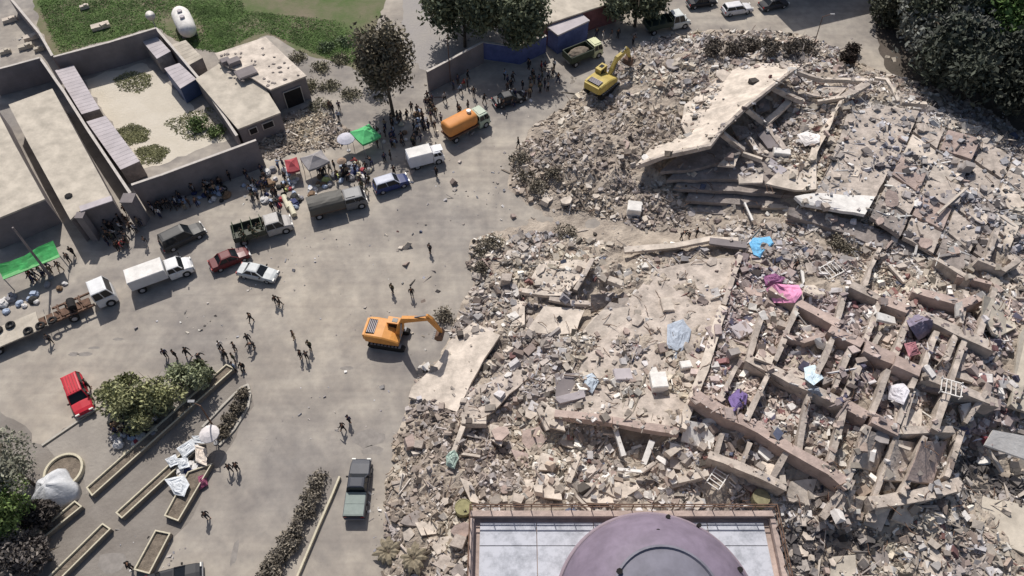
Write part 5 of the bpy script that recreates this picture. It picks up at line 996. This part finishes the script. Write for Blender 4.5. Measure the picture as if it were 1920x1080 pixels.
sedan('black car in the shade among the street crowd', (925,192), (984,176), 4.5, 1.8, 1.5, (.012,.013,.018), 'black')
truck('dark green truck with a pale yellow cab roof behind the yellow excavator', (1066,112), (1120,90), 5.6, 2.2, 2.2, (.55,.56,.34), 'yellowroof', 'dump', (.04,.055,.035), 1.6)
truck('dark green truck with a white bonnet in the shade of the trees', (1208,52), (1292,34), 6.8, 2.3, 2.3, (.58,.60,.58), 'whitebonnet', 'army', (.045,.06,.045), 2.8)
sedan('small white estate car alone on the far street', (1355,20), (1410,12), 4.5, 1.8, 1.55, (.66,.65,.66), 'white2', 'suv')
sedan('black car at the top border left of the small white one', (1290,6), (1342,-2), 4.5, 1.8, 1.5, (.015,.016,.018), 'black')
sedan('dark grey car at the top border right of the small white one', (1422,12), (1480,0), 4.5, 1.8, 1.5, (.05,.05,.055), 'dgrey')
sedan('black car cut off by the bottom border', (300,1092), (352,1078), 4.5, 1.8, 1.5, (.015,.016,.018), 'black')
# flatbed truck at the left border
t = place_v('flatbed_truck', 'long flatbed truck with a small white cab, rusty frame and tyres along its bed', 'flatbed truck', (-70,668), (216,546), 17); L = (G(-70,668,.9)-G(216,546,.9)).length; f = L/2; pm = paint('white', (.72,.72,.72))
shell(t, L, 2.4, [(f-2.0,1.14,1.6),(f-1.9,1.16,1.6),(f-.3,1.16,1.5),(f-.05,1.1,1.35),(f,1.0,1.1)], pm, 'cab'); house(t, None, 1.55, 2.6, f-2.0, f-.05, f-1.95, f-.4, 1.12, 1.05, pm)
b = MB(); b.box((-1.2,0,.75), (L-2.8,1.0,.3)); b.build('chassis', M_('rust'), t)
b = MB(); b.box((-3.6,0,1.12), (L-8.2,2.6,.16)); 
for k in range(12): b.bar((-L/2+.8+k*.75,-1.28,1.21),(-L/2+.8+k*.75,1.28,1.21),.05,.02)
b.build('bed', M_('roof_cream'), t)
for k, x in enumerate((f-5.6, f-4.6, f-3.4)):
    b = MB(); b.bar((x,-1.1,1.05),(x,1.1,1.1),.14); b.bar((x+.5,-.9,1.25),(x-.3,.8,1.3),.1); b.build('frame_rib', M_('rust'), t)
b = MB(); b.cyl((f-4.2,-.6,1.5),(f-4.2,.6,1.5),.4); b.build('winch', M_('dark'), t)
for s in (-.95,.95): b = MB(); b.bar((f-6.2,s,1.0),(f-2.2,s,1.0),.16,.2); b.build('frame_rail', M_('rust'), t)
def torus(mb, c, R_, r, n=14, m=6):
    vs = []; fs = []
    for i in range(n):
        a = 2*math.pi*i/n
        for j in range(m): q = 2*math.pi*j/m; vs.append((c[0]+(R_+r*math.cos(q))*math.cos(a), c[1]+(R_+r*math.cos(q))*math.sin(a), c[2]+r*math.sin(q)))
    for i in range(n):
        for j in range(m): fs.append((i*m+j, ((i+1)%n)*m+j, ((i+1)%n)*m+(j+1)%m, i*m+(j+1)%m))
    mb.add(vs, fs)
wheels(t, (f-.8, f-4.6, -L/2+2.0, -L/2+3.1), 2.5, .5, .3, True)
ac, as_ = math.cos(t.rotation_euler.z), math.sin(t.rotation_euler.z); MT = Matrix.Rotation(t.rotation_euler.z, 4, 'Z'); 
for i, x in enumerate((f-6.4, f-7.6, f-8.8, -2.6, -3.8)):
    b = MB(); torus(b, (0,0,.14), .36, .14); o = b.build('loose_tyre', M_('tyre'), recenter=False); p = t.location+MT@Vector((x,-.95 if i < 3 else .8,1.23)); o.location = p
    tag(o, ['tyre lying on the flatbed nearest the rusty frame','tyre lying second on the flatbed edge','tyre lying third on the flatbed edge by the border','tyre on the far side of the flatbed','last tyre on the far side of the flatbed near the border'][i], 'tyre', 'tyres lying on the flatbed')
# excavators
def excavator(label, px, aim, mm, cn, s=1.0, boomrot=0.0, boom=((1.0,1.2),(2.6,3.9),(5.2,4.1),(6.6,1.5))):
    p = S(*px); d = G(*aim)-Vector((p.x,p.y,0)); t = thing('excavator', label, 'excavator', p, math.atan2(d.y, d.x)); m = mm
    for y in (-1.15, 1.15):
        b = MB(); rings = []; 
        for yy in (y-.28, y+.28): rings.append([Vector((x,yy,z)) for x, z in ((-2,.15),(-1.6,0),(1.6,0),(2,.15),(2.15,.45),(2,.75),(1.6,.88),(-1.6,.88),(-2,.75),(-2.15,.45))])
        b.loft(rings); o = b.build('track', M_('dark'), t)
        for k in range(9): q = MB(); q.box((-1.6+k*.4,y,.9), (.26,.6,.06)); q.build('track_shoe', M_('steel'), o)
    b = MB(); b.box((0,0,.75), (1.8,1.8,.5)); b.cyl((0,0,.9),(0,0,1.15),.8); b.build('undercarriage', M_('steel'), t)
    b = MB(); b.loft([[Vector((x,-1.35*k,z0)),Vector((x,-1.4*k,z0+.15)),Vector((x,-1.35*k,z1-.1)),Vector((x,-1.2*k,z1)),Vector((x,1.2*k,z1)),Vector((x,1.35*k,z1-.1)),Vector((x,1.4*k,z0+.15)),Vector((x,1.35*k,z0))] for x, k, z0, z1 in ((-2.5,.82,1.25,2.1),(-2.25,.97,1.15,2.3),(-1.4,1,1.12,2.35),(-.3,1,1.12,2.3),(.6,1,1.12,2.1),(1.5,.98,1.12,1.75))]); b.build('upper_body', m, t)
    b = MB(); b.box((-1.75,.0,2.34), (.95,1.9,.08)); b.build('engine_grille', M_('dark'), t)
    for k in range(5): b = MB(); b.box((-2.1+k*.2,0,2.4), (.09,1.7,.05)); b.build('grille_bar', M_('container_pale'), t)
    b = MB(); b.box((-2.42,0,1.75), (.3,2.3,.9)); b.build('counterweight', m, t)
    b = MB(); b.box((.65,.88,2.02), (1.5,.86,1.75)); b.build('cab_frame', m, t)
    for nm, c, z in (('cab_window',(1.415,.88,2.25),(.04,.7,.95)),('cab_window',(.65,1.325,2.3),(1.2,.04,.8)),('cab_window',(.65,.435,2.3),(1.2,.04,.8)),('roof_window',(.75,.88,2.91),(.6,.5,.04))): b = MB(); b.box(c, z); b.build(nm, M_('glass'), t)
    B0, B1, B2, B3 = [Vector((x, -.1, z)) for x, z in boom]; b = MB(); up = Vector((0,1,0))
    mid = B1
    b.loft([[c+Vector((0,-.2,0))+n*h, c+Vector((0,.2,0))+n*h, c+Vector((0,.2,0))-n*h, c+Vector((0,-.2,0))-n*h] for c, n, h in ((B0,Vector((-.7,0,.7)),.22),(B0.lerp(B1,.5),Vector((-.75,0,.65)),.38),(B1,Vector((-.3,0,.95)),.42),(B1.lerp(B2,.5),Vector((0,0,1)),.3),(B2,Vector((0,0,1)),.17))]); b.build('boom', m, t)
    for s_ in (-1,1): b = MB(); b.cyl((1.5,-.1+s_*.35,1.3), (B1.x-.2,-.1+s_*.3,B1.z-.5), .09, n=8); b.build('boom_cylinder', M_('steel'), t)
    sd_ = (B3-B2).normalized(); nn = Vector((sd_.z,0,-sd_.x)); b = MB(); b.loft([[c+Vector((0,-w,0))+nn*h, c+Vector((0,w,0))+nn*h, c+Vector((0,w,0))-nn*h, c+Vector((0,-w,0))-nn*h] for c, w, h in ((B2-sd_*.6,.14,.14),(B2+sd_*.1,.17,.34),(B3,.13,.14))]); b.build('stick', m, t)
    b = MB(); b.cyl(B1.lerp(B2,.45)+Vector((0,0,.35)), B2-sd_*.5+Vector((0,0,.05)), .08, n=8); b.build('stick_cylinder', M_('steel'), t)
    prof = [(0,.1),(.25,-.55),(.1,-1.0),(-.4,-1.15),(-.75,-.8),(-.55,-.2)]; b = MB(); b.loft([[B3+Vector((x,y,z)) for x, z in prof] for y in (-.55,.55)]); o = b.build('bucket', M_('rust'), t)
    for k in range(5): q = MB(); c = B3+Vector((-.75,-.48+k*.24,-.85)); q.bar(c, c+Vector((-.25,0,.05)), .09); q.build('tooth', M_('steel'), o)
    t.scale = (s,s,s); return t
excavator('orange excavator working at the edge of the middle block, boom reaching right', (731,637), (855,656), M_('orange'), 'o', .92, boom=((1.0,1.3),(2.2,4.9),(5.2,5.9),(6.3,3.5)))
excavator('yellow excavator digging into the upper left heap', (1128,168), (1205,120), M_('yellow'), 'y', 1.0, boom=((1.0,1.3),(2.6,3.5),(4.8,3.7),(5.8,2.0)))
# ================================================================ people
def skin_mesh(nm, V, E, Rr, sub=1):
    me = bpy.data.meshes.new(nm); me.from_pydata(V, E, []); o = bpy.data.objects.new(nm, me); COL.objects.link(o)
    md = o.modifiers.new('s', 'SKIN'); md.use_smooth_shade = True
    for i, r in enumerate(Rr):
        me.skin_vertices[0].data[i].radius = (r if isinstance(r, tuple) else (r, r))
    me.skin_vertices[0].data[0].use_root = True
    if sub: s_ = o.modifiers.new('u', 'SUBSURF'); s_.levels = sub; s_.render_levels = sub
    dg = bpy.context.evaluated_depsgraph_get(); dg.update(); m2 = bpy.data.meshes.new_from_object(o.evaluated_get(dg)); m2.name = nm
    bpy.data.objects.remove(o); bpy.data.meshes.remove(me); return m2
def pose(lean=0.0, step=.12, arms=((.0,.1),(.0,-.05)), sit=False):
    "joints of a 1.72 m person facing +x; returns the meshes of body, shirt, trousers, hair"
    hip = .92 if not sit else .45; sl, cl = math.sin(lean), math.cos(lean)
    def up(z, y=0, x=0): h = z-.92; return (h*sl+x*cl, y, hip+h*cl-x*sl)
    J = {'pel': up(.92), 'wai': up(1.08), 'che': up(1.30), 'nec': up(1.46), 'hdb': up(1.53,0,.01), 'hdt': up(1.66,0,.02), 'nose': up(1.58,0,.11)}
    for s, k in ((1,0),(-1,1)):
        n = 'LR'[k]; st = step*s; J['hip'+n] = (0,.09*s,hip-.04)
        if sit: J['kne'+n] = (.44,.13*s,hip+.0); J['ank'+n] = (.46,.13*s,.08); J['toe'+n] = (.62,.14*s,.03)
        else: J['kne'+n] = (st*.55+.04,.10*s,.49); J['ank'+n] = (st,.10*s,.08); J['toe'+n] = (st+.17,.12*s,.03)
        sh, el = arms[k]; J['sho'+n] = up(1.40,.19*s); a = up(1.40,.24*s); J['elb'+n] = (a[0]+.27*math.sin(sh), a[1]+.03*s, a[2]-.27*math.cos(sh)); J['wri'+n] = (J['elb'+n][0]+.24*math.sin(sh+el), J['elb'+n][1], J['elb'+n][2]-.24*math.cos(sh+el)); J['han'+n] = (J['wri'+n][0]+.09*math.sin(sh+el+.2), J['wri'+n][1]-.01*s, J['wri'+n][2]-.09*math.cos(sh+el+.2)); J['thu'+n] = (J['wri'+n][0]+.06, J['wri'+n][1]-.03*s, J['wri'+n][2]-.03)
    def mk(nm, names, E, R_): ids = {n: i for i, n in enumerate(names)}; return skin_mesh(nm, [J[n] for n in names], [(ids[a], ids[b]) for a, b in E], [R_[n] for n in names])
    RB = dict(pel=(.13,.10), wai=(.11,.085), che=(.14,.10), nec=.05, hdb=.075, hdt=.085, nose=.02)
    for n in 'LR': RB.update({'hip'+n:.085,'kne'+n:.055,'ank'+n:.038,'toe'+n:.035,'sho'+n:.055,'elb'+n:.038,'wri'+n:.026,'han'+n:.022,'thu'+n:.01})
    spine = [('pel','wai'),('wai','che'),('che','nec'),('nec','hdb'),('hdb','hdt'),('hdb','nose')]; legs = []; arm = []
    for n in 'LR': legs += [('pel','hip'+n),('hip'+n,'kne'+n),('kne'+n,'ank'+n),('ank'+n,'toe'+n)]; arm += [('che','sho'+n),('sho'+n,'elb'+n),('elb'+n,'wri'+n),('wri'+n,'han'+n),('wri'+n,'thu'+n)]
    body = mk('body', list(RB), spine+legs+arm, RB)
    RS = dict(pel=(.155,.12), wai=(.14,.11), che=(.165,.125), nec=.06); 
    for n in 'LR': RS.update({'sho'+n:.075,'elb'+n:.058,'wri'+n:.04})
    shirt = mk('shirt', list(RS), [('pel','wai'),('wai','che'),('che','nec')]+[e for e in arm if 'han' not in e[1] and 'thu' not in e[1]], RS)
    RT = dict(pel=(.145,.115)); 
    for n in 'LR': RT.update({'hip'+n:.10,'kne'+n:.075,'ank'+n:.058})
    tr = mk('trousers', list(RT), [e for e in legs if 'toe' not in e[1]], RT)
    b = MB(); c = Vector(J['hdt'])+Vector((-.025*cl,0,.015)); b.blob(c, (.105,.095,.095), 9, 6, .03); h = b.build('hair', M_('hair')); hm = h.data; bpy.data.objects.remove(h)
    # shift back to world-less coordinates of the blob
    hm.transform(Matrix.Translation(c - sum((v.co for v in hm.vertices), Vector())/len(hm.vertices)))
    return dict(body=body, shirt=shirt, trousers=tr, hair=hm)
POSES = {'stand': pose(.03, .05, ((.1,.3),(-.05,.2))), 'walk': pose(.08, .24, ((.45,.4),(-.45,.3))), 'bend': pose(.85, .16, ((1.0,.2),(.7,.4))), 'sit': pose(.15, 0, ((.5,.9),(.4,.8)), sit=True), 'hips': pose(-.02, .09, ((-.25,1.3),(.25,1.1)))}
for P_ in POSES.values(): 
    P_['body'].materials.clear(); P_['body'].materials.append(M_('skin'))
CLO = {'black':(.015,.015,.018),'dark grey':(.06,.06,.065),'navy':(.025,.03,.08),'brown':(.09,.06,.045),'white':(.6,.58,.56),'pale grey':(.32,.31,.31),'olive':(.08,.085,.05),'red':(.32,.03,.035),'light blue':(.25,.33,.45),'khaki':(.27,.22,.15)}
def cmat(n): return mat('wear_'+n.replace(' ','_'), CLO[n], .85, .12, 4)
PSEEN = {}
def person(px, py, pz='stand', top='black', bot='dark grey', rz=None, where_='', group='people on the street', label=None, dz=0):
    p = G(px, py) if G(px, py).x < 8 and px < 960 and py > 300 else S(px, py, dz); t = thing('person', label or '', 'person', p, random.uniform(0,6.28) if rz is None else rz, group); k = random.uniform(.96,1.05); t.scale = (k,k,k)
    M = POSES[pz]
    for nm, m in (('body', M_('skin')), ('shirt', cmat(top)), ('trousers', cmat(bot)), ('hair', M_('hair'))):
        me = M[nm]
        if not me.materials: me.materials.append(m)
        o = bpy.data.objects.new(nm, me); COL.objects.link(o); o.parent = t; o.material_slots[0].link = 'OBJECT'; o.material_slots[0].material = m
    verb = {'stand':'standing','walk':'walking','bend':'bending down','sit':'sitting','hips':'hand on hip'}[pz]
    t['label'] = label or f'person in {top} top {verb} {where_}'; PSEEN.setdefault(t['label'], []).append(t); return t
SP = [(473,603,'walk','black','black','alone left of the pair in mid street'),(519,570,'stand','black','dark grey','left in the pair below the silver car'),(527,574,'walk','brown','black','right in the pair below the silver car'),(807,474,'stand','dark grey','black','alone in the wide street by the heap corner'),(737,549,'stand','olive','dark grey','left of two behind the orange excavator'),(773,556,'stand','black','black','right of two behind the orange excavator'),
 (553,636,'stand','brown','khaki','apart above the trio in mid street'),(566,672,'stand','black','black','left of the trio in mid street'),(577,674,'hips','dark grey','black','front middle of the trio in mid street'),(583,655,'stand','olive','black','at the back of the trio in mid street'),(645,808,'walk','black','black','front of the pair above the dark pickup'),(656,793,'stand','navy','black','rear of the pair above the dark pickup'),
 (434,884,'walk','dark grey','dark grey','left of the pair right of the white sheets'),(448,882,'stand','black','black','right of the pair right of the white sheets'),(391,972,'stand','black','dark grey','alone in front of the short planter end'),(428,672,'stand','black','dark grey','left at the street end of the planter'),(442,678,'stand','olive','dark grey','among two at the street end of the planter'),(478,652,'bend','black','black','over something near the planter end'),(468,642,'walk','dark grey','black','near the bending one by the planter end'),(456,690,'sit','black','black','on the tip of the long planter'),
 (333,672,'stand','black','black','behind the median bushes, middle one'),(314,670,'stand','navy','black','behind the median bushes, left one'),(354,668,'walk','black','black','behind the median bushes, right one'),(374,674,'bend','black','dark grey','at the kerb by the median bushes'),(98,642,'walk','dark grey','black','beside the flatbed bed'),(170,728,'stand','black','black','behind the red estate car side'),(176,748,'stand','pale grey','black','next to the red estate car bonnet'),
 (819,330,'stand','black','black','in front of the small white van'),(513,396,'stand','black','black','left of the cream roll'),(523,392,'walk','black','navy','by the cream roll'),(679,356,'stand','olive','olive','right of the canvas truck, front one'),(688,362,'walk','pale grey','olive','right of the canvas truck, rear one'),(250,1066,'stand','black','black','at the short bottom planter'),(972,276,'walk','black','black','at the street edge of the upper heap'),(1012,172,'stand','black','black','left of two near the yellow excavator'),(1027,172,'stand','pale grey','black','right of two near the yellow excavator'),
 (1130,76,'stand','pale grey','white','at the corner of the lilac roof shop'),(1146,74,'walk','dark grey','pale grey','left of the far green truck'),(1118,70,'stand','black','navy','under the wall of the lilac roof shop'),(1186,84,'bend','brown','black','at the top of the yellow excavator heap'),(1276,448,'bend','black','black','at the alley end, left one'),(1291,446,'bend','black','brown','at the alley end, middle one'),(1304,444,'stand','black','black','at the alley end, right one'),(1488,506,'stand','black','black','in the rubble above the pink mattress'),
 (277,462,'walk','dark grey','pale grey','left of the dark van'),(223,470,'stand','black','black','stepping out of the gateway crowd, left one'),(240,462,'walk','black','dark grey','stepping out of the gateway crowd, right one'),(733,300,'stand','black','black','between the green tent and the white van'),(722,304,'stand','navy','black','left of the white van by the tent'),(740,330,'walk','black','black','at the back of the blue estate car'),(1158,72,'stand','black','black','by the rear of the far green truck'),(383,345,'bend','light blue','navy','at the foot of the shaded wall'),(141,480,'walk','black','black','right of the green awning'),(133,492,'stand','dark grey','black','close to the green awning corner'),(1390,770,'bend','navy','black','beside the purple bedding in the rubble'),(1244,18,'stand','black','black','on the far green truck')]
for px, py, pz, a, b_, w in SP: person(px, py, pz, a, b_, None, w, 'people scattered on the street and heaps')
for reg, n, w in [([(165,455),(170,415),(232,400),(272,400),(270,430),(225,470)], 34, 'in the gateway crowd'), ([(268,408),(300,378),(430,338),(470,330),(440,368),(290,412)], 32, 'by the shaded street wall'), ([(455,360),(480,330),(545,310),(560,330),(545,370),(480,385)], 20, 'left of the red tent'), ([(560,340),(640,310),(700,300),(700,345),(600,358)], 20, 'behind the canvas truck'),
                 ([(690,262),(730,230),(800,190),(835,190),(830,240),(760,285),(715,290)], 50, 'under the tall tree'), ([(835,180),(850,150),(960,130),(1050,120),(1050,160),(960,200),(915,215),(860,215)], 44, 'by the shaded far wall'), ([(600,205),(640,190),(655,235),(640,245)], 4, 'behind the pale round parasol'), ([(70,505),(125,492),(130,520),(60,540),(10,560)], 10, 'under the green awning edge'), ([(205,775),(300,755),(300,820),(225,850)], 12, 'below the median bushes'), ([(395,655),(460,650),(470,690),(430,700)], 4, 'at the long planter end')]:
    k = 0
    while k < n:
        xs = [p[0] for p in reg]; ys = [p[1] for p in reg]; px, py = random.uniform(min(xs), max(xs)), random.uniform(min(ys), max(ys))
        if not inpoly(px, py, reg): continue
        k += 1; a = random.choices(list(CLO), [9,5,4,3,2,2.5,2,1,1.2,1.5])[0]; c = random.choices(['black','dark grey','navy','brown','khaki'], [5,4,2,1,1])[0]
        person(px, py, random.choices(['stand','walk','hips','bend','sit'], [6,3,2,1,1])[0], a, c, None, w, 'people '+w)
# men sitting in the open bed of the army truck
for i, (px, py) in enumerate([(452,432),(466,428),(480,424),(492,420),(458,440),(474,434)]):
    q = G(px, py, 1.75); t = person(px, py, 'sit', 'olive', 'olive', None, 'in the open bed of the army truck', 'soldiers in the army truck bed'); t.location = (q.x, q.y, 1.02)
# ---------------------------------------------------------------- where several things would share a label, say which one it is from left to right
ORD = ['leftmost','second','third','fourth','fifth','sixth','seventh','eighth','ninth','tenth','eleventh','twelfth']
bylab = {}
for o in bpy.data.objects:
    if o.parent is None and o.get('label') and o.get('kind') is None: bylab.setdefault(o['label'], []).append(o)
for lab, L_ in bylab.items():
    if len(L_) < 2: continue
    L_.sort(key=lambda o: proj(o.location)[0]); n = len(L_)
    for i, o in enumerate(L_): 
        w = 'leftmost' if i == 0 else 'rightmost' if i == n-1 else (ORD[i] if i < 12 else f'{i+1}th')+' from left'
        o['label'] = f'{w}: {lab}' if len((w+' '+lab).split()) <= 16 else ' '.join((w+': '+lab.replace(' trousers','').replace(' and ',' ')).split()[:16])
print('objects', len(bpy.data.objects), 'people', sum(len(v) for v in PSEEN.values()))
